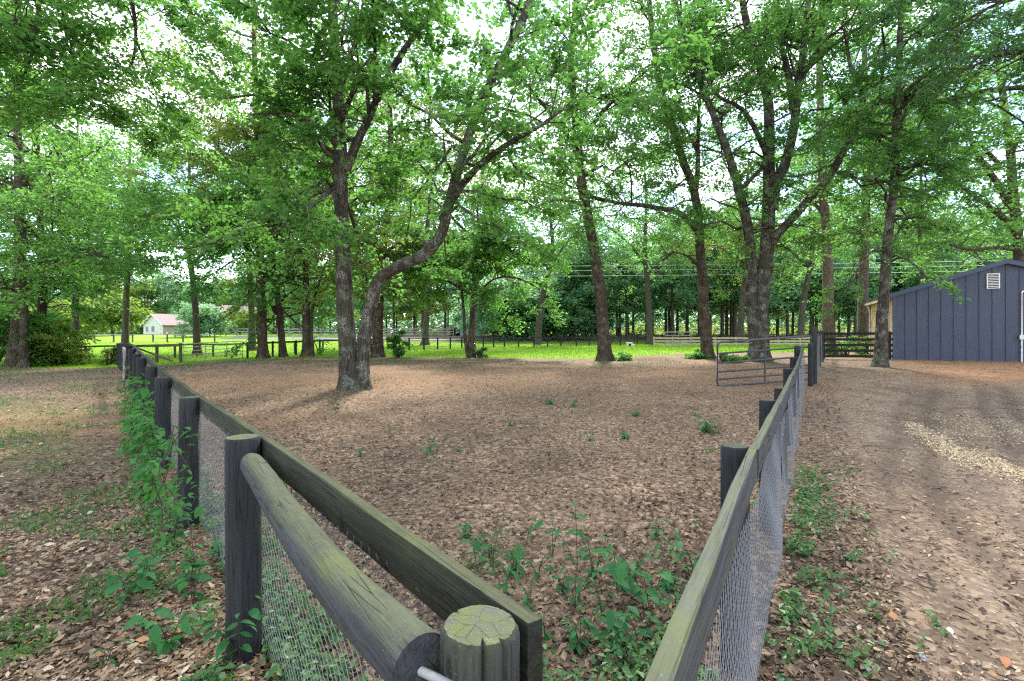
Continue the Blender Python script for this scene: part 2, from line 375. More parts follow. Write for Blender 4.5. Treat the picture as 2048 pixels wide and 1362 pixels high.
def ground_mat():
    t = NT('ground_soil'); v = t.coord('Position')
    big = t.noise(v, .35, 5, .6); mid = t.noise(v, 2.2, 6, .65); fine = t.noise(v, 28, 5, .7)
    vs = t.n('ShaderNodeTexVoronoi'); t.t.links.new(t.coord('Position', (1, 1, .3)), vs.inputs['Vector']); vs.inputs['Scale'].default_value = 21
    cell = t.sep(vs.outputs['Color'], 0)
    soil = t.mix(t.ramp(mid, [(.3, 0.), (.7, 1.)]), (.085, .064, .048), (.21, .150, .094))
    soil = t.mix(t.ramp(big, [(.46, 0.), (.62, .75)]), soil, (.245, .165, .105))
    soil = t.mix(t.ramp(t.noise(v, .8, 5, .65), [(.54, 0.), (.66, .8)]), soil, (.062, .047, .037))
    soil = t.mix(t.ramp(fine, [(.35, .75), (.55, 0.)]), soil, (.055, .040, .031))
    spk = t.ramp(cell, [(.0, (.05, .035, .026)), (.35, (.13, .085, .057)), (.65, (.24, .165, .11)), (.9, (.36, .27, .185)), (1, (.46, .37, .27))])
    soil = t.mix(t.ramp(t.noise(v, 1.1, 4), [(.35, .72), (.65, .25)]), soil, spk)
    gr = t.mix(t.noise(v, 1.6, 6, .7), (.10, .22, .012), (.17, .32, .02))
    gr = t.mix(t.ramp(t.noise(v, .28, 4), [(.4, 0.), (.62, .8)]), gr, (.21, .32, .03))
    gr = t.mix(t.ramp(t.noise(v, 9, 4), [(.55, 0.), (.7, .5)]), gr, (.25, .22, .09))
    lm = t.ramp(t.math('ADD', t.attr('lawn'), t.math('MULTIPLY', t.math('SUBTRACT', t.noise(v, .9, 6, .7), .5), 1.3)), [(.42, 0.), (.58, 1.)])
    c = t.mix(lm, soil, gr)
    sg = t.ramp(t.math('MULTIPLY', t.attr('sparse'), t.noise(v, 1.4, 6, .75)), [(.36, 0.), (.56, .7)])
    c = t.mix(sg, c, (.085, .11, .035))
    mu = t.mix(fine, (.115, .080, .056), (.245, .175, .118))
    mu = t.mix(t.ramp(t.noise(t.coord('Position', (2.6, .5, 1)), 1.0, 5), [(.4, 0.), (.62, .6)]), mu, (.26, .20, .155))
    mu = t.mix(t.ramp(cell, [(.62, 0.), (.72, .65)]), mu, (.34, .26, .17))
    mu = t.mix(t.ramp(t.noise(v, .7, 5, .65), [(.5, 0.), (.66, .6)]), mu, (.088, .064, .047))
    mu = t.mix(t.math('MULTIPLY', t.attr('rut'), .75), mu, (.082, .060, .045))
    c = t.mix(t.attr('mulch'), c, mu)
    rd = t.mix(t.math('MULTIPLY', t.attr('red'), t.ramp(mid, [(.3, .3), (.6, 1.)])), c, (.36, .19, .10))
    fo = t.mix(mid, (.06, .06, .03), (.15, .12, .06))
    c = t.mix(t.attr('forest'), rd, fo)
    h = t.math('ADD', t.math('MULTIPLY', fine, .6), t.math('ADD', t.math('MULTIPLY', vs.outputs['Distance'], .5), mid))
    return t.done(t.bsdf(c, .95, .12, 0, t.bump(h, .8, .03)))
M['ground'] = ground_mat()

# ------------------------------------------------------------------ ground
LF = lambda y: -.066 - .815 * (y - 1.035)                     # x of the left fence at depth y
RFX = [-.1, .22, 1.21, 4.45, 8.3, 9.05, 15.7]; RFY = [.29, .846, 2.56, 7.9, 14.3, 15.0, 25.3]
RF = lambda y: np.interp(y, RFY, RFX)                         # x of the right fence

def m_lawn(x, y):
    edge = np.interp(x, [-60, -24, -20, -15, -12, -3, 5, 9, 12, 17, 24, 40], [24, 25, 25.4, 28.5, 30, 29.5, 28.4, 31, 33, 33, 36, 42])
    return smooth(edge - .9, edge + .9, y)

def axis(lo, hi, n, s):
    u = np.linspace(np.arcsinh(lo / s), np.arcsinh(hi / s), n); return np.sinh(u) * s
gx = np.concatenate([-15 - np.geomspace(.3, 885, 44)[::-1], np.linspace(-15, 17, 200), 17 + np.geomspace(.3, 883, 44)]); gy = np.concatenate([np.linspace(-14, -1, 10), np.linspace(-.6, 24, 154), 24 + np.geomspace(.3, 1576, 70)])
GX, GY = np.meshgrid(gx, gy); GZ = gz(GX, GY)
nx_, ny_ = len(gx), len(gy)
ii = np.arange(nx_ * ny_).reshape(ny_, nx_)
Q = np.stack([ii[:-1, :-1], ii[:-1, 1:], ii[1:, 1:], ii[1:, :-1]], -1).reshape(-1, 4)
fx, fy = GX.ravel(), GY.ravel()
sparse = np.clip(smooth(0, 1.5, LF(fy) - fx) * (1 - smooth(1.5, 3.5, np.abs(fy - 8.5 + .25 * (fx + 6))) * .35) * 1.0 + .55 * smooth(18, 27, fy) * (fx > -20) * (fx < 9) + .25 * (fx > LF(fy)) * (fx < RF(fy)), 0, 1.15)
mulch = smooth(.25, 1.6, fx - RF(np.clip(fy, .3, 25))) * (1 - smooth(13, 20, fy))
red = smooth(2, 6, fx - RF(np.clip(fy, .3, 25))) * smooth(13, 17, fy) * (1 - smooth(24, 27, fy)) + .35 * np.exp(-((fy - 18) / 5) ** 2) * (fx < 10) * (fx > -12) + .55 * np.exp(-(((fx + 8) / 4) ** 2 + ((fy - 9.5) / 1.0) ** 2))
rut = np.clip(ruts(fx, fy), 0, 1)
forest = smooth(60, 68, fy) * smooth(-22, -14, fx / (fy / 62 + .01)) + smooth(150, 170, fy)
gme = mesh_np('ground', np.stack([fx, fy, GZ.ravel()], -1), Q, None, M['ground'], True,
              {'lawn': m_lawn(fx, fy), 'sparse': sparse, 'mulch': mulch, 'rut': rut, 'red': np.clip(red, 0, 1), 'forest': np.clip(forest, 0, 1)})
tag(add('ground', gme), kind='structure', label='leaf strewn brown yard running into a bright green lawn')

# gravel driveway beyond the lawn
def strip(pts, w, dz=.03):
    pts = resample(pts, 40); d = np.gradient(pts, axis=0); d /= np.linalg.norm(d, axis=1, keepdims=True)
    nrm = np.stack([-d[:, 1], d[:, 0]], -1)
    L = pts - nrm * w / 2; R_ = pts + nrm * w / 2
    V = np.concatenate([np.c_[L, gz(L[:, 0], L[:, 1]) + dz], np.c_[R_, gz(R_[:, 0], R_[:, 1]) + dz]])
    n = len(pts); Q = [(i, i + 1, n + i + 1, n + i) for i in range(n - 1)]
    return V, Q
V, Q = strip([(-42, 74), (-30, 73), (-15, 71), (-2, 70.5), (8, 72), (16, 80)], 4.5, .05)
tag(add('driveway', mesh_np('driveway', V, Q, None, M['asphalt'], True)), kind='structure', label='pale grey gravel driveway beyond the lawn')

# ------------------------------------------------------------------ trees
def unit(v): return v / (np.linalg.norm(v, axis=-1, keepdims=True) + 1e-9)

def leaves_mesh(name, Pn, D, size, rnd, m, rng, wide=.42, tilt=.75):
    """one folded rhombic leaf per point; D = direction it grows in"""
    n = len(Pn)
    yaw = rng.uniform(-1.1, 1.1, n); pit = rng.uniform(-.75, .3, n)
    az = np.arctan2(D[:, 1], D[:, 0]) + yaw
    A = np.stack([np.cos(az) * np.cos(pit), np.sin(az) * np.cos(pit), np.sin(pit)], -1)
    N0 = unit(np.stack([rng.normal(0, tilt, n), rng.normal(0, tilt, n), np.ones(n)], -1))
    S = unit(np.cross(A, N0)); N = np.cross(S, A)
    L = (size * rng.uniform(.6, 1.25, n))[:, None]
    b = Pn; c = Pn + A * L - N * L * .12
    l = Pn + A * L * .48 + S * L * wide + N * L * .1; r = Pn + A * L * .48 - S * L * wide + N * L * .1
    V = np.stack([b, l, c, r], 1).reshape(-1, 3)
    i = np.arange(n)[:, None] * 4
    T = np.concatenate([i + [0, 2, 1], i + [0, 3, 2]], 1).reshape(-1, 3)
    return mesh_np(name, V, None, T, m, False, {'rnd': np.repeat(np.clip(rnd, 0, 1), 4)})

def grow(limbs, rng, n1, L1, n2, L2, nleaf, leaf, tmin=.3, zmin=-9, droop=.25, elev=(.25, .45), keep=None, follow=.5):
    """limbs: list of (points, radii). returns twig tubes and leaf points"""
    lens = np.array([np.linalg.norm(np.diff(p, axis=0), axis=1).sum() * w for p, r, w in limbs]); pr = lens / lens.sum()
    ch = rng.choice(len(limbs), n1 * 3, p=pr)
    S, D0, R0 = [], [], []
    for c in ch:
        p, r, w = limbs[c]; t = tmin + (1 - tmin) * rng.random() ** .8
        if w < 1.01 and c > 0: t = .12 + .88 * rng.random()
        k = t * (len(p) - 1.001); i = int(k); f = k - i
        q = p[i] * (1 - f) + p[i + 1] * f
        if q[2] < zmin: continue
        tan = unit(p[i + 1] - p[i])
        az = rng.uniform(0, 2 * np.pi); el = rng.normal(*elev)
        d = np.array([np.cos(az) * np.cos(el), np.sin(az) * np.cos(el), np.sin(el)])
        d = unit(d + follow * rng.random() * tan)
        S.append(q); D0.append(d); R0.append(min(r[i] * .5, .07))
        if len(S) >= n1: break
    S, D0, R0 = np.array(S), np.array(D0), np.array(R0); n1 = len(S)
    K = 7; s = np.linspace(0, 1, K)
    Ln = rng.uniform(*L1, n1)
    wig = np.cumsum(rng.normal(0, .055, (n1, K, 3)), axis=1); wig -= wig[:, :1]
    P1 = S[:, None] + D0[:, None] * (Ln[:, None] * s)[..., None] + wig * Ln[:, None, None]
    P1[..., 2] -= droop * Ln[:, None] * s ** 2
    R1 = np.maximum(R0 * np.clip(Ln / L1[1], .4, 1), .012)[:, None] * (1 - .8 * s)
    # second order
    m = n1 * n2; a = np.repeat(np.arange(n1), n2); t = rng.uniform(.38, 1, m); k = t * (K - 1.001); i = k.astype(int); f = (k - i)[:, None]
    S2 = P1[a, i] * (1 - f) + P1[a, i + 1] * f
    dd = unit(P1[a, i + 1] - P1[a, i]); ang = rng.choice([-1, 1], m) * rng.uniform(.25, 1.25, m)
    ca, sa = np.cos(ang), np.sin(ang)
    D2 = np.stack([dd[:, 0] * ca - dd[:, 1] * sa, dd[:, 0] * sa + dd[:, 1] * ca, dd[:, 2] * .5 + rng.normal(0, .28, m)], -1); D2 = unit(D2)
    L2n = rng.uniform(*L2, m) * (1.15 - .5 * t)
    K2 = 3; s2 = np.linspace(0, 1, K2)
    P2 = S2[:, None] + D2[:, None] * (L2n[:, None] * s2)[..., None] + np.cumsum(rng.normal(0, .05, (m, K2, 3)), 1) * L2n[:, None, None]
    P2[..., 2] -= (droop * .5 * L2n)[:, None] * s2 ** 2
    R2 = np.full((m, 1), .009) * (1 - .7 * s2)
    # leaves
    q = m * nleaf; a2 = np.repeat(np.arange(m), nleaf); t = rng.uniform(.05, 1.0, q); k = t * (K2 - 1.001); i = k.astype(int); f = (k - i)[:, None]
    PL = P2[a2, i] * (1 - f) + P2[a2, i + 1] * f + rng.normal(0, leaf * .8, (q, 3)) * np.array([1, 1, .6])
    DL = D2[a2]
    rnd = .45 * np.repeat(rng.random(n1), n2 * nleaf) + .2 * np.repeat(rng.random(m), nleaf) + .4 * rng.random(q) - .03
    if keep is not None:
        kp = keep(PL); PL, DL, rnd = PL[kp], DL[kp], rnd[kp]
    return (P1, R1), (P2, R2), PL, DL, rnd

def trunk_mesh(name, limbs, flare, m, rng, twigs=None, sides=14):
    mb = MB()
    for k, (p, r, w) in enumerate(limbs):
        n = len(p); sd = sides if r[0] > .1 else 8
        V, Q = tubes(p[None], r[None], sd)
        V = V.reshape(n, sd, 3); c = p[:, None]
        a = np.arange(sd) * 2 * np.pi / sd
        mod = 1 + .05 * np.sin(3 * a[None] + p[:, 2:3] * 1.7 + k) + .035 * rng.normal(size=(n, sd))
        if k in flare:
            h = np.clip(p[:, 2] - p[0, 2], 0, 9)[:, None]
            ph = rng.uniform(0, 6)
            mod = mod + np.exp(-h / .20) * (.35 + .38 * np.abs(np.sin(2.5 * a[None] + ph))) + .16 * np.exp(-h / .8)
        V = c + (V - c) * mod[..., None]
        if k in flare: V[0, :, 2] -= .12
        mb.put(V.reshape(-1, 3), Q)
    for tw, sd in twigs or []:
        V, Q = tubes(tw[0], tw[1], sd); mb.put(V, Q)
    return mb.mesh(name, m, True)

def L_(pts, r0, r1, n=None, w=1.0):
    pts = np.array(pts, float)
    ln = np.linalg.norm(np.diff(pts, axis=0), axis=1).sum()
    n = n or int(max(8, min(44, ln * 3)))
    p = resample(pts, n); s = np.linspace(0, 1, n)
    return (p, r0 + (r1 - r0) * s ** .9, w)

TREE_N = 0
def tree(label, limbs_px, d, seed, leafm='leaf_oak', barkm='bark_brown', n1=90, L1=(1.4, 3.6), n2=9, L2=(.4, 1.2), nleaf=20, leaf=.15,
         tmin=.3, zmin=3.0, flare=(0,), name='oak_tree', group=None, extra=6, cat='tree', droop=.28, top=None, spread=3.5, elev=(.2, .45), keep=None, wide=.36, dens=1.0, opening=1.0):
    """limbs_px: list of ([(px, py[, depth offset])...], width px at start, width px at end)"""
    rng = np.random.default_rng(seed)
    n1 = int(n1 * 1.55 * dens); nleaf = int(nleaf * 1.15); wide *= 1.1; leaf *= .80; L1 = (L1[0] * 1.25, L1[1] * 1.15); L2 = (L2[0] * 1.2, L2[1] * 1.2)
    limbs = []
    for spec in limbs_px:
        pts = [P(q[0], q[1], d + (q[2] if len(q) > 2 else 0)) for q in spec[0]]
        limbs.append(L_(pts, spec[1] * d / 2000, spec[2] * d / 2000, w=spec[3] if len(spec) > 3 else 1.0))
    base = limbs[0][0][0].copy(); base[2] = gz(base[0], base[1])
    for f in flare:
        p = limbs[f][0]; p[0, 2] = gz(p[0, 0], p[0, 1]) - .05
    ntr = len(limbs)
    for e in range(extra):                                       # limbs that leave the picture plane
        p, r, w = limbs[rng.integers(0, min(ntr, 3))]
        t = rng.uniform(.38, .85); i = int(t * (len(p) - 2)); q = p[i]
        if q[2] < zmin: continue
        az = (1 if e % 2 else -1) * np.pi / 2 + rng.normal(0, .6); ln = rng.uniform(.6, 1.3) * spread
        dv = np.array([np.cos(az), np.sin(az), .5])
        pts = [q, q + dv * ln * .35 + (0, 0, .1 * ln), q + dv * ln * .7 + rng.normal(0, .25, 3), q + dv * ln + (0, 0, .1 * ln)]
        limbs.append(L_(pts, r[i] * .55, .02, 10, 1.6))
    root = thing(name, label, cat, base, group)
    core = np.concatenate([p for p, r, w in limbs[:3] if r[0] > .05]); clear = min(.8, .32 + .018 * d) * opening
    def keep2(Pq):
        ok = np.ones(len(Pq), bool) if keep is None else keep(Pq)
        for c in core[::2]:
            dd = Pq - c; ok &= (dd[:, 0] ** 2 + dd[:, 1] ** 2 + .4 * dd[:, 2] ** 2) > clear ** 2
        return ok
    t1, t2, PL, DL, rnd = grow(limbs, rng, n1, L1, n2, L2, nleaf, leaf, tmin, zmin, droop, elev, keep2)
    add('trunk', trunk_mesh('trunk', limbs, flare, M[barkm], rng, [(t1, 4), (t2, 3)], 18 if d < 18 else 12), root)
    add('crown', leaves_mesh('crown', PL, DL, leaf, rnd, M[leafm], rng, wide), root)
    return root

# the twin-stemmed oak in the middle of the pen
tree('large twin-stemmed oak with lichen on its bark in the middle of the pen',
     [([(702, 785), (697, 700), (689, 600), (684, 480), (682, 380), (680, 280), (674, 160, .3), (665, 20, .6), (655, -150, 1), (648, -300, 1)], 38, 14),
      ([(722, 785), (726, 700), (738, 620), (758, 560, -.1), (800, 532, -.3), (850, 508, -.5), (884, 465, -.6), (898, 405, -.7), (922, 320, -.9), (956, 220, -1.1), (1010, 110, -1.3), (1062, 0, -1.5), (1110, -130, -1.5)], 29, 12, 1.5),
      ([(692, 340), (712, 290, -.2), (738, 235, -.4), (775, 155, -.6), (825, 75, -.8), (885, -5, -1), (940, -110, -1.2)], 19, 7),
      ([(884, 440, -.6), (920, 375, -1.2), (965, 325, -1.7), (1020, 285, -2.2), (1075, 255, -2.6), (1130, 215, -2.9)], 16, 4, 2.2),
      ([(682, 400), (650, 380, .6), (605, 405, 1.2), (570, 450, 1.6), (540, 470, 1.9)], 13, 3, 1.5),
      ([(680, 300), (650, 262, -.5), (605, 235, -1), (555, 225, -1.4), (500, 230, -1.8)], 15, 3, 1.4),
      ([(681, 360), (640, 400, -.8), (590, 430, -1.5), (545, 440, -2)], 12, 3, 1.3),
      ([(676, 200, .2), (700, 120, .8), (720, 40, 1.4), (735, -60, 2)], 14, 4),
      ([(850, 505, -.5), (855, 450, .3), (862, 380, 1), (880, 300, 1.6)], 11, 3, 1.2)],
     13.8, 11, 'leaf_oak', 'bark_oak', n1=135, L1=(1.0, 2.9), n2=9, L2=(.4, 1.1), nleaf=22, leaf=.185, tmin=.36, zmin=4.0, flare=(0, 1), extra=7, spread=3.2, dens=.8, opening=1.5)

# trees B, C, D, G ... right half
tree('leaning straight-trunked tree alone right of centre where the dirt meets the lawn',
     [([(1210, 722), (1206, 650), (1201, 590), (1190, 510), (1175, 430), (1163, 360), (1156, 290), (1148, 210), (1142, 120), (1150, 20), (1160, -80)], 26, 10),
      ([(1158, 310), (1120, 250, -.6), (1070, 190, -1.4), (1020, 130, -2)], 12, 3, 1.4), ([(1156, 290), (1200, 230, .6), (1260, 170, 1.2), (1320, 120, 1.6)], 12, 3, 1.4),
      ([(1172, 410), (1120, 400, -1), (1080, 410, -2), (1040, 430, -2.8)], 8, 2, 1.2), ([(1168, 390), (1230, 405, 1), (1300, 410, 1.6), (1350, 425, 2)], 9, 2, 1.2)],
     26, 12, 'leaf_oak', 'bark_brown', n1=115, L1=(2, 5), n2=9, L2=(.6, 1.7), nleaf=17, leaf=.21, zmin=7.5, tmin=.35, spread=5, dens=.85)
tree('slender tree left of the big twin-trunked oak, leaning to the left above',
     [([(1415, 720), (1411, 660), (1407, 600), (1403, 540), (1398, 460), (1387, 376), (1366, 322), (1346, 256), (1325, 190), (1310, 110), (1300, 20), (1290, -80)], 23, 9),
      ([(1398, 466), (1365, 430, -.5), (1310, 415, -1), (1250, 408, -1.6), (1215, 400, -2)], 13, 4, 1.4),
      ([(1390, 400), (1395, 340, .4), (1396, 270, .8), (1400, 190, 1.2), (1410, 100, 1.6)], 12, 4, 1.1),
      ([(1346, 256), (1290, 220, -1), (1240, 200, -1.6), (1190, 190, -2)], 10, 3, 1.3), ([(1402, 540), (1380, 515, -.8), (1350, 505, -1.6), (1320, 515, -2.4)], 6, 2, 1.0)],
     26.3, 13, 'leaf_oak', 'bark_brown', n1=115, L1=(1.6, 4.4), n2=9, L2=(.5, 1.5), nleaf=17, leaf=.21, zmin=5.6, tmin=.3, spread=5, dens=.85)
tree('massive twin-trunked oak with a long right limb, behind the tube gate',
     [([(1517, 725), (1518, 660), (1522, 600), (1529, 540), (1536, 466), (1538, 376), (1538, 308), (1536, 205), (1522, 137), (1498, 68), (1485, 0), (1470, -100)], 37, 10),
      ([(1512, 690), (1504, 610), (1503, 540), (1497, 466), (1485, 410), (1468, 342), (1450, 290), (1430, 240), (1399, 154), (1368, 68), (1345, -20)], 25, 8),
      ([(1544, 420), (1552, 370, -.3), (1571, 325, -.5), (1587, 256, -.7), (1594, 200, -.9), (1604, 120, -1), (1611, 51, -1), (1618, -10, -1), (1625, -120, -1)], 22, 8),
      ([(1533, 500), (1557, 466, -.3), (1587, 434, -.6), (1622, 393, -1), (1656, 359, -1.4), (1683, 308, -1.8), (1711, 263, -2.2), (1728, 219, -2.5), (1776, 202, -3), (1861, 205, -3.5), (1930, 192, -4), (1981, 180, -4.4), (2060, 174, -5)], 18, 7, 1.2),
      ([(1588, 225, -.8), (1575, 140, -.3), (1557, 68, .2), (1548, -10, .5)], 15, 6),
      ([(1728, 219, -2.5), (1720, 175, -2.6), (1700, 130, -2.6), (1690, 60, -2.6)], 12, 4, 1.2),
      ([(1600, 150, -1), (1650, 105, -1.6), (1710, 60, -2.2), (1770, 40, -2.8)], 12, 3, 1.3),
      ([(1861, 205, -3.5), (1890, 165, -4), (1930, 140, -4.4), (1970, 100, -5)], 8, 3, 1.3)],
     23.5, 14, 'leaf_oak', 'bark_oak', n1=190, L1=(1.4, 4.0), n2=9, L2=(.5, 1.4), nleaf=18, leaf=.19, zmin=6.2, tmin=.3, flare=(0,), spread=5, extra=8, dens=.8, opening=1.2)
tree('straight tree in front of the black board fence beside the navy barn',
     [([(1760, 737), (1763, 670), (1767, 600), (1771, 540), (1776, 470), (1785, 400), (1790, 330), (1792, 250), (1796, 170), (1800, 80), (1806, -20), (1810, -100)], 22, 9),
      ([(1772, 530), (1800, 515, -.6), (1830, 530, -1), (1855, 560, -1.4)], 6, 2, 1.3), ([(1774, 500), (1740, 505, -.5), (1715, 540, -.8), (1700, 575, -1)], 6, 2, 1.3),
      ([(1788, 350), (1830, 330, -.8), (1880, 330, -1.5), (1930, 345, -2)], 9, 3, 1.2), ([(1790, 320), (1750, 270, .6), (1710, 250, 1.2)], 9, 3, 1.2),
      ([(1794, 200), (1850, 150, -.8), (1910, 120, -1.6), (1980, 110, -2.4)], 9, 3, 1.2)],
     19.9, 15, 'leaf_oak', 'bark_oak', n1=85, L1=(1.0, 2.6), n2=9, L2=(.4, 1.1), nleaf=18, leaf=.165, zmin=4.6, tmin=.3, spread=3)
tree('pale tan trunk behind the corner where the black board fence starts',
     [([(1657, 735), (1657, 660), (1656, 590), (1655, 510), (1651, 440), (1646, 380), (1642, 310), (1640, 220), (1640, 120), (1645, 20), (1645, -60)], 23, 9),
      ([(1650, 440), (1640, 420, .3), (1620, 395, .6), (1600, 360, .9)], 10, 3, 1.2), ([(1643, 330), (1690, 300, .5), (1730, 280, 1), (1760, 250, 1.5)], 9, 3, 1.2)],
     31, 16, 'leaf_oak', 'bark_tan', n1=85, L1=(1.8, 4.2), n2=8, L2=(.6, 1.6), nleaf=16, leaf=.22, zmin=8, tmin=.4, spread=5)
tree('second tan trunk behind the middle of the black board fence',
     [([(1725, 735), (1725, 660), (1726, 590), (1729, 510), (1732, 440), (1733, 370), (1733, 280), (1730, 190), (1728, 90), (1725, 0)], 20, 8),
      ([(1731, 470), (1700, 465, .6), (1675, 480, 1.2), (1650, 470, 1.6)], 7, 2, 1.3), ([(1733, 350), (1770, 320, 1), (1810, 310, 1.8)], 7, 2, 1.2)],
     33, 17, 'leaf_bright', 'bark_tan', n1=85, L1=(1.8, 4.2), n2=8, L2=(.6, 1.6), nleaf=16, leaf=.22, zmin=7, tmin=.35, spread=5)
tree('spreading tree behind the navy barn with long bare limbs reaching left',
     [([(2040, 700), (2040, 600), (2038, 520), (2033, 450), (2026, 380), (2020, 300), (2010, 220), (2000, 150), (1990, 60)], 22, 9),
      ([(2035, 470), (2000, 430, -.8), (1960, 400, -1.4), (1915, 365, -2), (1870, 335, -2.6)], 13, 3, 1.0),
      ([(2030, 420), (1990, 360, .5), (1950, 300, .8), (1930, 240, 1), (1915, 190, 1)], 14, 4, .8),
      ([(2036, 500), (1990, 495, -.6), (1940, 500, -1.2), (1900, 490, -1.8)], 9, 3, 1.5), ([(2000, 330, .2), (1960, 290, -.8), (1900, 265, -1.6), (1850, 270, -2)], 8, 3, .8),
      ([(2036, 510), (2080, 470, .6), (2140, 440, 1.2)], 12, 4, 1)],
     31, 18, 'leaf_bright', 'bark_brown', n1=85, L1=(1.6, 4.2), n2=9, L2=(.6, 1.6), nleaf=16, leaf=.22, zmin=5.5, tmin=.25, spread=5)

# left half, beyond the pen
tree('dark trunk leftmost of the group of three at the pen edge',
     [([(527, 720), (524, 650), (522, 580), (519, 500), (516, 420), (514, 340), (514, 260), (510, 160), (508, 60), (506, -60)], 19, 8),
      ([(518, 470), (480, 440, -.8), (430, 420, -1.6), (380, 440, -2.4)], 9, 2, 1.4), ([(516, 400), (470, 340, .5), (440, 300, .9), (415, 260, 1.4)], 9, 2, 1.3),
      ([(515, 330), (560, 280, .8), (600, 250, 1.4)], 9, 2, 1.2), ([(518, 480), (560, 470, -.8), (600, 485, -1.4)], 8, 2, 1.4)],
     30, 21, 'leaf_yellow', 'bark_brown', n1=110, L1=(1.6, 4.2), n2=9, L2=(.6, 1.6), nleaf=17, leaf=.22, zmin=3.4, tmin=.12, spread=5)
tree('middle trunk of the group of three at the pen edge, with a burl',
     [([(567, 718), (562, 660), (557, 610), (552, 570), (546, 530), (540, 470), (536, 400), (533, 320), (530, 230), (528, 140)], 14, 6),
      ([(555, 625), (549, 620), (546, 612)], 13, 8, .01), ([(546, 530), (510, 510, -.6), (470, 520, -1.2), (430, 545, -1.8)], 7, 2, 1.4)],
     31.5, 22, 'leaf_bright', 'bark_brown', n1=70, L1=(1.4, 3.4), n2=9, L2=(.6, 1.5), nleaf=17, leaf=.22, zmin=3.2, tmin=.15, spread=4)
tree('rightmost trunk of the group of three with a thin stem hugging its base',
     [([(613, 718), (613, 660), (613, 610), (612, 550), (612, 480), (612, 400), (616, 310), (620, 220), (622, 120)], 16, 6),
      ([(624, 718), (624, 690), (622, 655), (628, 600), (640, 560), (655, 520)], 9, 3, 1.0),
      ([(612, 510), (580, 490, .8), (550, 500, 1.6)], 7, 2, 1.3), ([(612, 480), (650, 450, -.6), (690, 440, -1)], 7, 2, 1.3)],
     31, 23, 'leaf_bright', 'bark_brown', n1=85, L1=(1.4, 3.6), n2=9, L2=(.6, 1.5), nleaf=17, leaf=.22, zmin=3.0, tmin=.14, flare=(0, 1), spread=4)
tree('stout short trunk just right of the twin-stemmed oak at the lawn edge',
     [([(756, 718), (756, 670), (757, 620), (760, 560), (768, 480), (778, 400), (782, 320), (780, 220), (778, 120)], 23, 8),
      ([(757, 600), (730, 570, -.8), (700, 545, -1.4)], 9, 3, 1.3), ([(760, 560), (800, 530, .6), (845, 520, 1.2)], 9, 3, 1.3), ([(775, 420), (840, 300, 1), (860, 220, 1.4), (855, 120, 1.8)], 10, 3)],
     30, 24, 'leaf_yellow', 'bark_brown', n1=100, L1=(1.6, 4.0), n2=9, L2=(.6, 1.6), nleaf=17, leaf=.22, zmin=3.2, tmin=.14, spread=4.5)
tree('young twin-stemmed tree with a low rounded crown in front of the blue shed',
     [([(943, 716), (943, 680), (944, 640), (945, 590), (950, 520), (955, 450), (955, 390)], 13, 3),
      ([(936, 716), (930, 670), (927, 620), (922, 570), (915, 510), (905, 460)], 8, 3),
      ([(945, 600), (985, 560, -.6), (1030, 555, -1), (1075, 575, -1.4)], 5, 2, 1.5), ([(944, 590), (890, 560, .6), (840, 555, 1.2), (800, 560, 1.8)], 5, 2, 1.4),
      ([(948, 540), (1000, 500, -.8), (1050, 495, -1.4)], 5, 2, 1.4), ([(947, 545), (880, 500, .8), (830, 480, 1.4)], 5, 2, 1.4), ([(952, 480), (990, 430, -.5), (1020, 400, -.8)], 4, 2, 1.3)],
     29.8, 25, 'leaf_bright', 'bark_brown', n1=85, L1=(.9, 2.3), n2=10, L2=(.4, 1.1), nleaf=20, leaf=.24, zmin=3.2, tmin=.3, flare=(0,), spread=3, name='young_tree', extra=8)
tree('tall double trunk wrapped in ivy on the far left edge',
     [([(28, 738), (33, 680), (38, 600), (40, 520), (40, 420), (38, 340), (35, 260), (33, 160), (30, 40), (28, -80)], 25, 9),
      ([(48, 735), (48, 660), (47, 600), (44, 540)], 17, 12, .4),
      ([(42, 500), (90, 495, -.5), (150, 515, -1), (210, 505, -1.6)], 8, 2, 1.4), ([(41, 545), (100, 530, -.3), (140, 505, -.6), (180, 500, -1), (240, 530, -1.4), (270, 560, -1.6)], 7, 2, .7),
      ([(38, 380), (70, 350, .8), (100, 310, 1.4)], 9, 3, 1.2)],
     25.6, 26, 'leaf_bright', 'bark_brown', n1=120, L1=(1.5, 4.0), n2=9, L2=(.5, 1.5), nleaf=17, leaf=.20, zmin=3.4, tmin=.14, flare=(0, 1), spread=5)
tree('thinner ivy clad trunk standing in the bushes beside the far left double trunk',
     [([(80, 710), (83, 640), (86, 580), (84, 500), (80, 420), (76, 340), (74, 260), (72, 150)], 18, 6),
      ([(78, 400), (100, 345, -.4), (118, 290, -.6), (110, 240, -.6)], 8, 3, 1.0), ([(84, 520), (120, 545, -.4), (165, 588, -1)], 4, 2, .4)],
     29, 27, 'leaf_bright', 'bark_brown', n1=85, L1=(1.4, 3.6), n2=9, L2=(.5, 1.5), nleaf=17, leaf=.21, zmin=2.6, tmin=.15, spread=4)
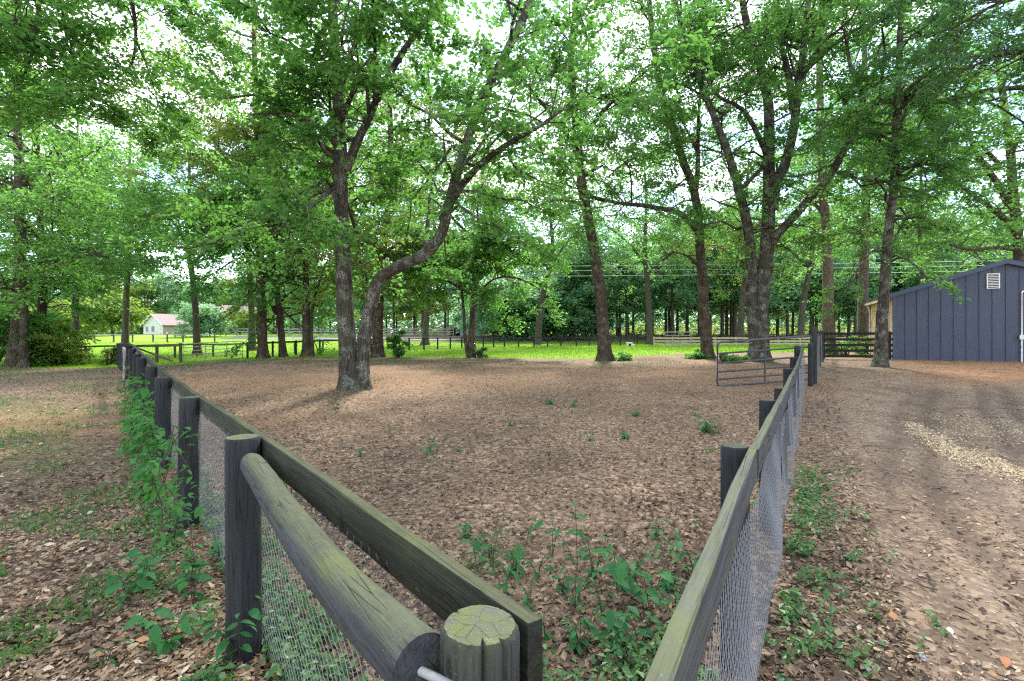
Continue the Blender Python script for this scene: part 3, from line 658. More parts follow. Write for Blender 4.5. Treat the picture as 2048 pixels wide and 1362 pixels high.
# trees standing just outside the picture whose boughs hang into it
def in_front(Pq): return Pq[:, 1] > 2.5
tree('big tree outside the left edge whose dark boughs hang into the upper left',
     [([(-420, 900), (-410, 600), (-380, 300), (-330, 50), (-280, -200)], 60, 30),
      ([(-330, 50), (-200, -60, .6), (-60, -90, 1.2), (40, -60, 1.6), (74, 0, 1.8), (76, 55, 1.9), (60, 120, 2), (40, 170, 2.1)], 26, 4, 1.3),
      ([(-60, -90, 1.2), (120, -130, 2), (230, -80, 2.6), (262, 0, 2.8), (272, 70, 2.9), (262, 130, 3), (230, 160, 3.1)], 20, 3, 1.3),
      ([(120, -130, 2), (130, 60, 2.4), (170, 110, 2.8), (205, 180, 3.2), (230, 260, 3.6)], 8, 2, 1.3), ([(230, -80, 2.6), (320, -60, 3.2), (370, 0, 3.8), (390, 70, 4.2)], 10, 3, 1.3),
      ([(230, -80, 2.6), (330, -110, 3), (430, -90, 3.4), (500, -20, 3.8), (520, 40, 4)], 9, 3, 1.6), ([(272, 80, 2.9), (300, 150, 3.3), (320, 220, 3.7)], 6, 2, 1.2), ([(-300, 0, 0), (-120, 40, .2), (-20, 45, .4), (70, 50, .6)], 12, 4, 1.3)],
     9.5, 31, 'leaf_bright', 'bark_brown', dens=1.6, n1=100, L1=(.9, 2.4), n2=9, L2=(.35, .95), nleaf=20, leaf=.15, zmin=4.5, tmin=.4, spread=2.5, extra=5, keep=in_front, wide=.3)
tree('tree outside the right edge whose leafy boughs fill the upper right corner',
     [([(2330, 900), (2325, 600), (2300, 300), (2270, 50), (2240, -200)], 60, 30),
      ([(2290, 200), (2200, 130, .5), (2100, 100, 1), (2000, 110, 1.5), (1930, 140, 2)], 20, 4, 1.5), ([(2280, 120), (2180, 20, .5), (2080, -10, 1), (1990, 10, 1.6), (1900, 60, 2.2)], 20, 4, 1.5),
      ([(2270, 50), (2160, -60, 1), (2050, -90, 1.6), (1900, -80, 2.4), (1800, -30, 3)], 18, 4, 1.4)],
     13, 32, 'leaf_dark', 'bark_brown', n1=80, L1=(.9, 2.4), n2=9, L2=(.35, 1.0), nleaf=20, leaf=.13, zmin=5.5, tmin=.5, spread=2.5, extra=4, keep=in_front)
# taller trees in the second rank, filling the canopy
for k, (px, by, d, h, lean, lm, lab) in enumerate([
        (250, 705, 44, 20, 10, 'leaf_bright', 'tall tree behind the cross fence, left of the white house'),
        (395, 700, 40, 19, -20, 'leaf_oak', 'tall tree with a pale leaning trunk in front of the white house'),
        (696, 700, 42, 22, 10, 'leaf_oak', 'tall tree hidden behind the twin-stemmed oak'),
        (850, 700, 58, 23, 20, 'leaf_oak', 'tall tree on the far lawn left of the young twin-stemmed tree'),
        (1075, 697, 60, 23, 30, 'leaf_oak', 'tall tree at the far wire fence right of the young twin-stemmed tree'),
        (1300, 697, 60, 23, -10, 'leaf_oak', 'tall tree behind the left end of the pale board fence'),
        (1480, 697, 58, 22, 15, 'leaf_yellow', 'tall tree behind the big twin-trunked oak'),
        (1600, 700, 56, 22, 25, 'leaf_bright', 'tall tree behind the tube gate post'),
        (942, 700, 46, 23, 30, 'leaf_oak', 'tall tree whose trunk hides behind the young twin-stemmed tree'),
        (505, 700, 48, 22, -10, 'leaf_bright', 'tall tree on the lawn behind the group of three trunks'),
        (150, 705, 38, 19, 5, 'leaf_bright', 'tall tree behind the bushes at the far left'),
        (1850, 700, 42, 19, -10, 'leaf_bright', 'tall tree rising behind the navy barn roof')]):
    hz = lambda z: 665 - (z - CAM_H) * 1000 / d
    tree(lab, [([(px, hz(gz((px - 1024) * d / 1000, d))), (px + lean * .3, hz(h * .25)), (px + lean, hz(h * .5)), (px + lean * .8, hz(h * .75)), (px + lean * 1.2, hz(h))], 14, 3),
               ([(px + lean * .6, hz(h * .38)), (px + 45, hz(h * .5), 1), (px + 85, hz(h * .62), 2)], 7, 2, 1.2), ([(px + lean * .7, hz(h * .42)), (px - 45, hz(h * .55), -1), (px - 90, hz(h * .64), -2)], 7, 2, 1.2)],
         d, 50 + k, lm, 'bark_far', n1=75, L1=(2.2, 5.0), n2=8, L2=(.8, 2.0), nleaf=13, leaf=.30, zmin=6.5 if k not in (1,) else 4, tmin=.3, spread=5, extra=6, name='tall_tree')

# ---- the far woods: five kinds, copied
def far_tree(kind, seed, h, crown_lo, rad, lm, name, nl=9):
    rng = np.random.default_rng(seed)
    root = thing(name, 'x', 'tree', (0, 0, 0), None, 0, True)
    limbs = [L_([(0, 0, -.2), (.1, .05, h * .4), (0, .1, h * .7), (0, 0, h)], .16 + h * .006, .03, 10)]
    for a in range(14):
        z = crown_lo + (h * .92 - crown_lo) * (a / 13); rr = rad * (1 - .55 * ((z - crown_lo) / (h - crown_lo)) ** 1.4) * rng.uniform(.7, 1.1); az = a * 2.4 + rng.normal(0, .3)
        d = np.array([np.cos(az), np.sin(az), .35])
        limbs.append(L_([(0, 0, z), d * rr * .5 + (0, 0, z), d * rr + (0, 0, z - .1 * rr)], .06, .02, 6, 1.4))
    t1, t2, PL, DL, rnd = grow(limbs, rng, 75, (1.0, 2.4), 7, (.6, 1.5), nl, .42, .25, crown_lo - .5, .25, (.2, .4))
    add('trunk', trunk_mesh('trunk', limbs, (), M['bark_far'], rng, [(t1, 3)], 8), root)
    add('crown', leaves_mesh('crown', PL, DL, .42, rnd, M[lm], rng, .4), root)
    return root
def copy_tree(src, loc, rz, sc, label, group):
    r = src.copy(); link(r); r.location = loc; r.rotation_euler = (0, 0, rz); r.scale = (sc, sc, sc); r['label'] = label; r['group'] = group
    for ch in list(src.children):
        c = ch.copy(); link(c); c.parent = r
    return r
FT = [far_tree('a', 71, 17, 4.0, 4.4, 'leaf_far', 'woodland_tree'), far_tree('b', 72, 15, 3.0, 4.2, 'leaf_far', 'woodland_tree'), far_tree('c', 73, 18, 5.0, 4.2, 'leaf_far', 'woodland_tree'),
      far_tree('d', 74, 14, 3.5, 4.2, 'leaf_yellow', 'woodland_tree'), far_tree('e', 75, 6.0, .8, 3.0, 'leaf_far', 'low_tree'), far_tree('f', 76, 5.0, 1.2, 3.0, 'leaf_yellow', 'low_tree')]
used = set(); FAR = []
LAB = ['tall blue-green tree', 'rounded green tree', 'tall dark green tree', 'yellowish green tree', 'dense dark bush', 'low bright yellow-green tree']
def put_far(k, px, d, sc=1., rz=None):
    rz = random.uniform(0, 6.28) if rz is None else rz
    x = (px - 1024) * d / 1000; loc = (x, d, float(gz(x, d)))
    g = ['far wood, blue-green kind', 'far wood, rounded kind', 'far wood, dark kind', 'far wood, yellowish kind', 'far wood, dense bush kind', 'far wood, low bright kind'][k]
    if k in used: r = copy_tree(FT[k], loc, rz, sc, LAB[k], g)
    else: used.add(k); r = FT[k]; r.location = loc; r.rotation_euler = (0, 0, rz); r.scale = (sc, sc, sc); r['group'] = g
    FAR.append((r, k, px, d)); return r
for row, (d0, stp) in enumerate([(74, 42), (84, 36), (98, 32)]):
    px = 1120 + row * 17 if row == 0 else 1060 + row * 11
    while px < 2060:
        put_far(random.choice([0, 0, 1, 1, 2, 3] if row else [0, 1, 1, 2, 0]), px + random.uniform(-12, 12), d0 + random.uniform(-4, 4), random.uniform(.85, 1.15)); px += stp * random.uniform(.7, 1.3)
for row, (d0, stp) in enumerate([(92, 40), (112, 32)]):
    px = 560 + row * 13
    while px < 1060:
        put_far(random.choice([0, 1, 2, 3, 1]), px + random.uniform(-10, 10), d0 + random.uniform(-4, 4), random.uniform(.8, 1.1)); px += stp * random.uniform(.7, 1.3)
for row, (d0, stp) in enumerate([(128, 36), (150, 34)]):
    px = -60 + row * 13
    while px < 640:
        put_far(random.choice([0, 1, 3, 3, 1]), px + random.uniform(-10, 10), d0 + random.uniform(-4, 4), random.uniform(.95, 1.35)); px += stp * random.uniform(.7, 1.3)
for px, d, sc in [(985, 72, 1.15), (1030, 70, 1.2), (1080, 71, 1.3), (1130, 70, 1.1), (1175, 72, 1.05), (1005, 80, 1.5), (1055, 79, 1.5), (1110, 79, 1.5)]: put_far(4, px, d, sc)
for px, d, sc in [(225, 84, 1.25), (115, 88, 1.1), (170, 100, 1.3), (480, 96, .9), (505, 92, .8)]: put_far(5, px, d, sc)
for px, d, sc in [(392, 78, .75), (420, 78, .7)]: put_far(4, px, d, sc)

ORD = 'first second third fourth fifth sixth seventh eighth ninth tenth eleventh twelfth thirteenth fourteenth fifteenth sixteenth seventeenth eighteenth nineteenth twentieth'.split()
def zone(px, d):
    if d > 118: return 'behind the white house'
    if px < 1000: return 'behind the blue shed' if d > 86 else 'beside the gravel drive'
    return 'in the front row of the far wood' if d < 79 else 'in the middle row of the far wood' if d < 91 else 'in the rear row of the far wood'
cnt = {}
for r, k, px, d in sorted(FAR, key=lambda q: q[2]):
    key_ = (k, zone(px, d)); i = cnt.get(key_, 0); cnt[key_] = i + 1
    o_ = ORD[i] if i < 20 else 'twenty-' + ORD[i - 20] if i < 29 else 'last'
    r['label'] = o_ + ' ' + LAB[k] + ' from the left ' + key_[1]
rng = np.random.default_rng(5); n = 46000
A_ = rng.uniform(-1.0, 1.0, n); D_ = rng.uniform(158, 190, n); Xd = A_ * D_ * 1.15; hh = 13 + 4 * np.sin(A_ * 21) + 2.5 * np.sin(A_ * 53 + 1); Zd = 1.2 + hh * rng.random(n) ** 1.15
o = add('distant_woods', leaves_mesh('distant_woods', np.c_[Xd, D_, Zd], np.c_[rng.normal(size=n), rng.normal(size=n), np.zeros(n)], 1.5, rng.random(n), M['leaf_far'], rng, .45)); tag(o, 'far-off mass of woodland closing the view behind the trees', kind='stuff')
n = 9000; Xd = rng.uniform(-20, 120, n); Dd = rng.uniform(96, 118, n); Zd = gz(Xd, Dd) + 3.2 * rng.random(n) ** 1.5 * (.6 + .4 * np.sin(Xd * .5))
o = add('undergrowth', leaves_mesh('undergrowth', np.c_[Xd, Dd, Zd], np.c_[rng.normal(size=n), rng.normal(size=n), np.zeros(n)], .6, rng.random(n), M['leaf_yellow'], rng, .45)); tag(o, 'yellowish undergrowth beneath the trees of the far wood', kind='stuff')
# bushes on the left
def bush(label, x, y, r, h, seed, lm, leaf=.13, n1=40, group=None, n2=8, nleaf=16):
    rng = np.random.default_rng(seed); z = float(gz(x, y))
    root = thing('bush', label, 'bush', (x, y, z), group)
    limbs = []
    for k in range(9):
        az = k * 2.4 + rng.normal(0, .3); rr = r * rng.uniform(.35, .9); hh = h * rng.uniform(.5, 1.)
        limbs.append(L_([(x + .1 * np.cos(az), y + .1 * np.sin(az), z - .05), (x + rr * .5 * np.cos(az), y + rr * .5 * np.sin(az), z + hh * .6), (x + rr * np.cos(az), y + rr * np.sin(az), z + hh)], .03, .01, 7))
    t1, t2, PL, DL, rnd = grow(limbs, rng, n1, (.4 * r, .8 * r), n2, (.25 * min(1, r), .6 * min(1, r)), nleaf, leaf * min(1, .55 + .45 * r), .15, z + .05, .35, (.3, .4))
    PL[:, 2] = np.maximum(PL[:, 2], z + .03)
    add('stems', trunk_mesh('stems', limbs, (), M['twig'], rng, [(t1, 3)], 5), root)
    add('foliage', leaves_mesh('foliage', PL, DL, leaf, rnd, M[lm], rng, .4), root)
for k, (px, d, r, h, lm, lab) in enumerate([
        (112, 27, 1.6, 2.0, 'leaf_yellow', 'pale green bush at the right end of the far left thicket'), (66, 28, 1.7, 2.7, 'leaf_yellow', 'bright bush between the two ivy clad trunks'),
        (-10, 26, 1.8, 3.2, 'leaf_bright', 'tall bush cut by the left edge beside the double trunk'), (95, 31, 1.9, 3.0, 'leaf_bright', 'taller bush behind the pale green bush on the left'),
        (20, 32, 2.0, 3.8, 'leaf_bright', 'tall green bush behind the far left double trunk'), (218, 27.5, .55, 1.1, 'leaf_yellow', 'small yellowish shrub at the far end of the left fence'),
        (795, 29.6, .45, 1.5, 'leaf_bright', 'thin upright sapling right of the stout trunk'),
        (960, 29.4, .4, .5, 'leaf_dark', 'low dark shrub at the foot of the young twin-stemmed tree'), (1690, 30, 1.0, 1.0, 'leaf_bright', 'bright weeds behind the black board fence'),
        (1740, 31, .9, 1.3, 'leaf_yellow', 'yellowish weeds behind the black fence near the barn'), (1235, 26, .55, .18, 'leaf_bright', 'low green patch at the foot of the leaning tree'),
        (1400, 26, .5, .35, 'leaf_bright', 'green sprouts at the foot of the slender tree'), (1470, 22.5, .4, .28, 'leaf_bright', 'green sprouts between the stump and the big oak')]):
    bush(lab, (px - 1024) * d / 1000, d, r, h, 200 + k, lm, .16 if h > 1.2 else .10, 40 if h > 1.6 else 12)

exec_after = True
# ------------------------------------------------------------------ fences
def frame_from(p0, p1, up=(0, 0, 1)):
    p0, p1 = Vector(p0), Vector(p1); x = (p1 - p0).normalized(); y = Vector(up).cross(x).normalized(); z = x.cross(y)
    return Matrix(((x.x, y.x, z.x, p0.x), (x.y, y.y, z.y, p0.y), (x.z, y.z, z.z, p0.z), (0, 0, 0, 1))), (p1 - p0).length

def board(name, p0, p1, h, t, m, parent, seed=0, warp=.004, label=None, ch=.004):
    """timber from p0 to p1 (centre of its section), height h, thickness t"""
    Mx, ln = frame_from(p0, p1); n = max(2, min(14, int(ln / .35) + 1)); rng = np.random.default_rng(seed + int(ln * 100))
    sec = np.array([(-t / 2, -h / 2 + ch), (-t / 2 + ch, -h / 2), (t / 2 - ch, -h / 2), (t / 2, -h / 2 + ch), (t / 2, h / 2 - ch), (t / 2 - ch, h / 2), (-t / 2 + ch, h / 2), (-t / 2, h / 2 - ch)])
    xs = np.linspace(0, ln, n); V = np.zeros((n, 8, 3)); V[:, :, 0] = xs[:, None]
    V[:, :, 1:] = sec[None]; V[:, :, 1:] += rng.normal(0, warp * .35, (n, 8, 2)); V[1:-1, :, 1:] += rng.normal(0, warp * .6, (n - 2, 1, 2)) if n > 2 else 0
    idx = np.arange(n * 8).reshape(n, 8); nx = np.roll(idx, -1, 1)
    Q = np.stack([idx[:-1], nx[:-1], nx[1:], idx[1:]], -1).reshape(-1, 4)
    me = mesh_np(name, V.reshape(-1, 3), Q[:, ::-1], None, m, False, None, [list(range(8)), list(range((n - 1) * 8, n * 8))[::-1]])
    return add(name, me, parent, Mx, label=label)

def post(name, x, y, z0, z1, r, m, parent, sides=20, seed=0, lean=(0, 0), crack=None, top=True, label=None):
    rng = np.random.default_rng(seed); h = z1 - z0 + .15; zs = np.concatenate([[0], np.linspace(.1, h - .012, 6), [h]]); n = len(zs)
    a = np.arange(sides) * 2 * np.pi / sides
    rr = r * (1 + .012 * rng.normal(size=(1, sides)) + .015 * np.sin(2 * a + rng.uniform(0, 6))[None]) * np.ones((n, 1)) * (1.03 - .03 * zs / h)[:, None]
    rr[-1] -= .008
    if crack is not None:
        for ca, dep in crack:
            k = int(round(ca / (2 * np.pi) * sides)) % sides; rr[3:, k] -= dep
    V = np.stack([rr * np.cos(a) + (zs / h * lean[0])[:, None], rr * np.sin(a) + (zs / h * lean[1])[:, None], np.repeat(zs[:, None], sides, 1)], -1)
    idx = np.arange(n * sides).reshape(n, sides); nx = np.roll(idx, -1, 1)
    Q = np.stack([idx[:-1], nx[:-1], nx[1:], idx[1:]], -1).reshape(-1, 4)
    me = mesh_np(name, V.reshape(-1, 3), Q, None, m, sides > 12)
    if sides > 12: me.polygons.foreach_set('use_smooth', np.ones(len(me.polygons), bool))
    o = add(name, me, parent, Matrix.Translation((x, y, z0 - .15)), label=label)
    cap = V[-1].copy(); me2 = mesh_np('top', np.vstack([cap, [[lean[0], lean[1], h + .003]]]), None, [(i, (i + 1) % sides, sides) for i in range(sides)], M['end_grain'] if top else m, False)
    add('end_grain', me2, o, Matrix.Translation((x, y, z0 - .15)))
    return o

def chain(path, zlo, zhi, pitch, r, m, parent, seed=0, wob=.012, name='chain_link_mesh', knots=False, sides=3):
    """woven wire along a polyline path [(x,y)...]; every strand zigzags between its neighbours"""
    rng = np.random.default_rng(seed)
    path = np.array(path, float); seg = np.linalg.norm(np.diff(path, axis=0), axis=1); cum = np.concatenate([[0], np.cumsum(seg)]); L = cum[-1]
    ns = int(L / pitch); nv = int((zhi - zlo) / pitch) + 1
    k = np.arange(nv); u = np.arange(ns)[:, None] * pitch + ((k[None] + np.arange(ns)[:, None]) % 2) * pitch
    x = np.interp(u, cum, path[:, 0]); y = np.interp(u, cum, path[:, 1]); g = gz(x, y)
    d = unit(path[-1] - path[0]); nrm = np.array([-d[1], d[0]])
    off = wob * (np.sin(u * 2.6 + k[None] * .13) + .6 * np.sin(u * 5.3 + k[None] * .31 + 1)) + ((k[None] % 2) - .5) * r * 1.6
    z = g + zlo + (k[None] / (nv - 1)) * (zhi - zlo) + .01 * np.sin(u * 3.1)
    Pt = np.stack([x + nrm[0] * off, y + nrm[1] * off, z], -1)
    V, Q = tubes(Pt, np.full(Pt.shape[:2], r), sides)
    mb = MB(); mb.put(V, Q)
    if knots:                                                      # twisted ends along the top
        t = Pt[:, -1]; e = np.stack([t, t + np.c_[rng.normal(0, .008, (ns, 2)), np.full(ns, .03)]], 1)
        V, Q = tubes(e, np.full((ns, 2), r * 1.6), 4); mb.put(V, Q)
    o = add(name, mb.mesh(name, m, False), parent); o['kind'] = 'stuff'; return o

# --- left fence of the pen
lf = thing('pen_fence', 'mossy dark left pen fence with round posts, top board and chain link', 'fence', (-.066, 1.035, 0))
td = np.array([-.632, .775]); nd = np.array([.775, .632])          # along the fence, and towards the pen
ys = [1.012] + [2.78 + 1.89 * k for k in range(15)]
lp = [(LF(y) if k else -.065, y) for k, y in enumerate(ys)]
for k, (x, y) in enumerate(lp):
    g = float(gz(x, y)); hgt = [1.2, 1.205, 1.195, 1.2, 1.19, 1.2, 1.16][min(k, 6)]
    if k == 0: post('corner_post', x, y, g, 1.2, .0785, M['wood_near_post'], lf, 80, k, crack=[(-1.45, .028), (-.9, .010), (.4, .01), (2.4, .012)], label='cracked mossy corner post with a sawn top')
    else: post('post', x, y, g, g + hgt, .088 if k < 6 else .085, M['wood_post'], lf, 24 if k < 5 else 12, k, (random.uniform(-.02, .02), random.uniform(-.02, .02)), top=k < 3)
for k in range(len(lp) - 1):
    if k == 0: a, b = (.046 + .0, 1.062), None
    x0, y0 = np.array(lp[k]) + nd * .105; x1, y1 = np.array(lp[k + 1]) + nd * .105
    if k == 0: x0, y0 = np.array(lp[0]) + nd * .105 - td * .05
    board('board', (x0, y0, float(gz(x0, y0)) + 1.12), (x1, y1, float(gz(x1, y1)) + 1.12), .145, .042, M['wood_board'], lf, k)
offs = nd * .086
chain([np.array(lp[i]) + offs for i in range(0, 5)],  .02, 1.045, .034, .0017, M['wire_dull'], lf, 1, .010, knots=True)
chain([np.array(lp[i]) + offs for i in range(4, 16)], .02, 1.08, .07, .0030, M['wire_dull'], lf, 2, .008)
# bowed round rail
rp = resample([(-.175, .985, 1.128), (-.50, 1.41, 1.092), (-.92, 2.0, 1.082), (-1.18, 2.37, 1.092), (-1.395, 2.665, 1.102)], 26)
Mr, rl = frame_from(rp[0], rp[-1]); inv = np.array(Mr.inverted())
loc = (np.c_[rp, np.ones(len(rp))] @ inv.T)[:, :3]
rr = np.linspace(.064, .058, 26) * (1 + .012 * np.random.default_rng(3).normal(size=26)); rr[-1] *= .80; rr[-2] *= .97
mb = MB(); mb.tube(loc, rr, 22)
rail = add('round_rail', mb.mesh('round_rail', M['wood_rail'], True), lf, Mr)
for p_ in rail.data.polygons:
    if len(p_.vertices) > 4: p_.use_smooth = False
mb = MB(); mb.tube([(-.19, .99, 1.125), (-.15, .967, 1.123), (-.105, .945, 1.118)], .009, 10); add('bolt', mb.mesh('bolt', M['pipe_light'], True), lf)
# splintered stub at the corner
rng = np.random.default_rng(5); mb = MB()
for k in range(70):
    a = rng.uniform(0, 6.28); q = .055 * math.sqrt(rng.random()); x = .085 + q * math.cos(a); y = 1.06 + q * .7 * math.sin(a); h = 1.02 + rng.uniform(0, .075)
    w_ = rng.uniform(.003, .006); mb.put([(x - w_, y, 0), (x + w_, y, 0), (x, y + w_ * 1.6, 0), (x + rng.normal(0, .004), y + rng.normal(0, .004), h)], None, [(0, 1, 3), (1, 2, 3), (2, 0, 3)])
tag(add('splintered_stump', mb.mesh('splintered_stump', M['wood_brown_post'])), 'splintered broken post stub at the foot of the mossy corner post', 'post')

# --- right fence of the pen
rf = thing('pen_fence', 'grey right pen fence with algae topped board and silvery chain link', 'fence', (1.21, 2.56, 0))
rd_ = unit(np.array([.53, .848])); rn = np.array([rd_[1], -rd_[0]])      # rn: away from the pen
def rpt(y, off=0): x = float(RF(y)); return np.array([x, y]) + rn * off
joints = [.12, 2.56, 5.3, 7.95, 11.2, 14.3]
RF0 = RF
for k in range(len(joints) - 1):
    a, b = joints[k], joints[k + 1]
    pa = np.array([np.interp(a, [.12, .846], [-.2, .22]) if a < .8 else RF0(a), a]); pb = np.array([RF0(b), b])
    za = float(gz(*pa)) + 1.127; zb = float(gz(*pb)) + 1.127
    o = .021 + (.004 if k % 2 else 0); pa = pa + rn * o + rd_ * .003; pb = pb + rn * o - rd_ * .003
    board('board', (*pa, za), (*pb, zb), .145, .043, M['wood_board_grey'], rf, 30 + k)
board('board', (*(rpt(15.1, .0)), float(gz(*rpt(15.1))) + 1.32), (*rpt(25.3, 0), float(gz(*rpt(25.3))) + 1.32), .14, .04, M['wood_board_grey'], rf, 60)
for k, y in enumerate([.2, 2.62, 4.45, 6.1, 7.8, 10.2, 12.5]):
    x, yy = rpt(y, -.072); g = float(gz(x, yy))
    post('post', x, yy, g, g + [1.2, 1.19, 1.19, 1.10, 1.20, 1.2, 1.3][k], .070, M['wood_post'], rf, 24 if k < 4 else 12, 90 + k, (0, 0), top=False)
for k, (x, y, h, r) in enumerate([(9.05, 15.0, 1.70, .09), (8.66, 14.5, 1.25, .07), (12.2, 19.9, 1.4, .08), (14.0, 22.6, 1.4, .08)]):
    g = float(gz(x, y)); post('gate_post' if k < 2 else 'post', x, y, g, g + h, r, M['wood_post'], rf, 14, 120 + k)
chain([rpt(y, .05) for y in (.35, 1.5, 2.56, 4.4)], .0, 1.06, .030, .0011, M['wire'], rf, 3, .012)
chain([rpt(y, .05) for y in (4.4, 6.2, 7.9)], .0, 1.06, .044, .0012, M['wire'], rf, 13, .014)
chain([rpt(y, .05) for y in (7.9, 10, 12, 14.3)], .0, 1.1, .07, .0016, M['wire'], rf, 4, .02)
chain([rpt(y, .03) for y in (15.1, 18, 21, 25.2)], .0, 1.25, .07, .0035, M['wire'], rf, 5, .02)

# --- tube gate standing open in the pen
def tube_gate(label, a, b, zb0, zb1, h, m, rails=5, r=.024, vert=(.47,), group=None, gaps=None):
    a, b = np.array(a), np.array(b)
    t = thing('tube_gate', label, 'gate', (*a, zb0), group)
    def pt(s, z): q = a + (b - a) * s; return np.array([q[0], q[1], zb0 + (zb1 - zb0) * s + z])
    c = .09; L = np.linalg.norm(b - a); e = c / L
    loop = [pt(.5, 0), pt(1 - e, 0), pt(1 - e * .3, c * .3), pt(1, c), pt(1, h - c), pt(1 - e * .3, h - c * .3), pt(1 - e, h), pt(.5, h), pt(e, h), pt(e * .3, h - c * .3), pt(0, h - c), pt(0, c), pt(e * .3, c * .3), pt(e, 0), pt(.5, 0)]
    mb = MB(); mb.tube(loop, r, 8, False); add('frame', mb.mesh('frame', m, True), t)
    for z in (gaps or [h * k / (rails - 1) for k in range(1, rails - 1)]):
        mb = MB(); mb.tube([pt(0, z), pt(1, z)], r * .82, 8); add('rail', mb.mesh('rail', m, True), t)
    for s in vert:
        Mx, ln = frame_from(pt(s, 0), pt(s, h), up=(0, 1, 0)); mb = MB(); mb.box((0, -.012, -.03), (ln, .012, .03)); add('upright', mb.mesh('upright', m), t, Mx)
    return t, pt
tg, pt = tube_gate('dark tube gate standing ajar on the right, inside the pen', (6.04, 14.7), (8.98, 14.98), .21, .40, 1.29, M['pipe'], r=.033, gaps=[.20, .42, .68, .96], vert=(.50,))
mb = MB(); mb.tube(resample([pt(0, 1.0), pt(-.012, .75), pt(-.02, .5), pt(-.008, .3), pt(.004, .25)], 14), .011, 5); mb.tube(resample([pt(.0, .95), pt(.03, .7), pt(.012, .6)], 8), .012, 5)
add('chain', mb.mesh('chain', M['wire_dull'], True), tg)
tube_gate('rusty tube gate folded back along the far left fence, seen edge on', (-11.15, 14.4), (-14.15, 18.2), .12, .05, 1.2, M['rust'], 5, .028, (.5,))

# --- black board fence
bf = thing('board_fence', 'black five-board fence between the pen corner and the navy barn', 'fence', (15.7, 25.3, .45))
for k, z in enumerate([.16, .44, .72, 1.0, 1.29]):
    board('board', (15.72, 25.22, .45 + z - .01), (18.84, 24.75, .45 + z), .13, .035, M['wood_black'], bf, 200 + k)
for k, (x, y) in enumerate([(15.74, 25.3), (18.35, 24.92), (18.75, 24.86)]):
    mb = MB(); mb.box((-.06, -.06, -.2), (.06, .06, 1.38)); add('post', mb.mesh('post', M['wood_black']), bf, Matrix.Translation((x, y, .45)))

# --- cross fence behind the pen, with its tube gate
cf = thing('rail_fence', 'brown one-board fence with a diagonal brace left of the far tube gate', 'fence', (-23, 29, 0))
def rail_run(t, pts, zc, h, th, m, seed=0, steps=True):
    for k in range(len(pts) - 1):
        (x0, y0), (x1, y1) = pts[k], pts[k + 1]
        for z in zc: board('board', (x0, y0, float(gz(x0, y0)) + z), (x1, y1, float(gz(x1, y1)) + z), h, th, m, t, seed + k)
cp = [(-23.0, 29.0), (-21.9, 29.1), (-20.7, 29.15), (-19.35, 29.2)]
rail_run(cf, cp, [1.0], .15, .05, M['wood_brown'], 300)
for k, (x, y) in enumerate(cp): post('post', x, y, float(gz(x, y)), float(gz(x, y)) + (1.02 if k < 3 else 1.12), .085, M['wood_brown_post'], cf, 10, 320 + k)
board('brace', (-21.8, 28.98, .92), (-19.75, 29.1, .12), .09, .06, M['wood_brown'], cf, 330)
tube_gate('grey tube gate in the far cross fence left of the three trunks', (-19.2, 29.25), (-16.7, 31.0), .06, .22, 1.05, M['pipe_light'], 6, .026, (.35, .72))
# wire fence from that gate along the lawn
wf = thing('wire_fence', 'long wire fence with dark posts crossing the lawn behind the tree trunks', 'fence', (-16.5, 31.1, .2))
key = [(-16.45, 31.1), (-15.6, 32.6), (-14.6, 33.8), (-13.3, 34.6), (-11.9, 36.2), (-10.6, 37.6), (-9.2, 39.), (-8.35, 40.6), (-7.45, 42.3), (-6.5, 43.7), (-5.55, 45.), (-4.65, 46.3), (-2.75, 48), (-1.78, 48.6), (-.75, 49.5), (.66, 50.5), (2.25, 51), (3.66, 51.6), (5.1, 52), (6.75, 52.5), (8.2, 53), (9.9, 53.3), (11.6, 53.6), (13.2, 54)]
for k, (x, y) in enumerate(key):
    g = float(gz(x, y)); post('post', x, y, g, g + 1.05, .07, M['wood_post'], wf, 8, 400 + k, top=False)
for k in range(len(key) - 1):
    (x0, y0), (x1, y1) = key[k], key[k + 1]
    board('top_rail', (x0, y0, float(gz(x0, y0)) + .98), (x1, y1, float(gz(x1, y1)) + .98), .075, .03, M['wood_post'], wf, 430 + k)
chain(key, .05, .95, .15, .006, M['wire_dull'], wf, 6, 0)
# second line of posts behind the cross fence, going left
sf = thing('post_and_rail_fence', 'one-rail fence behind the cross fence running left to the bushes', 'fence', (-26.2, 31, 0))
sp = [(-28.6, 30.0), (-26.6, 31.2), (-25.2, 33.2), (-24.0, 35.6), (-23.3, 37.0), (-22.0, 36.8), (-20.5, 37.2), (-18.6, 37.8), (-16.6, 38.2), (-14.6, 38.6), (-12.5, 39.0)]
for k, (x, y) in enumerate(sp): post('post', x, y, float(gz(x, y)), float(gz(x, y)) + .98, .075, M['wood_brown_post'], sf, 8, 500 + k)
rail_run(sf, sp, [.92], .11, .04, M['wood_brown'], 520)
# far rail fence across the left lawn
ff = thing('post_and_rail_fence', 'far single-rail fence across the lawn in front of the white house', 'fence', (-55, 65, .5))
fp = [((q - 1024) * .065, 65 + .3 * math.sin(q)) for q in (80, 117, 155, 193, 231, 268, 303, 337, 369, 400, 432)]
for k, (x, y) in enumerate(fp): post('post', x, y, float(gz(x, y)), float(gz(x, y)) + 1.02, .10, M['wood_brown_post'], ff, 8, 600 + k)
rail_run(ff, fp, [.98], .12, .10, M['wood_grey'], 620)
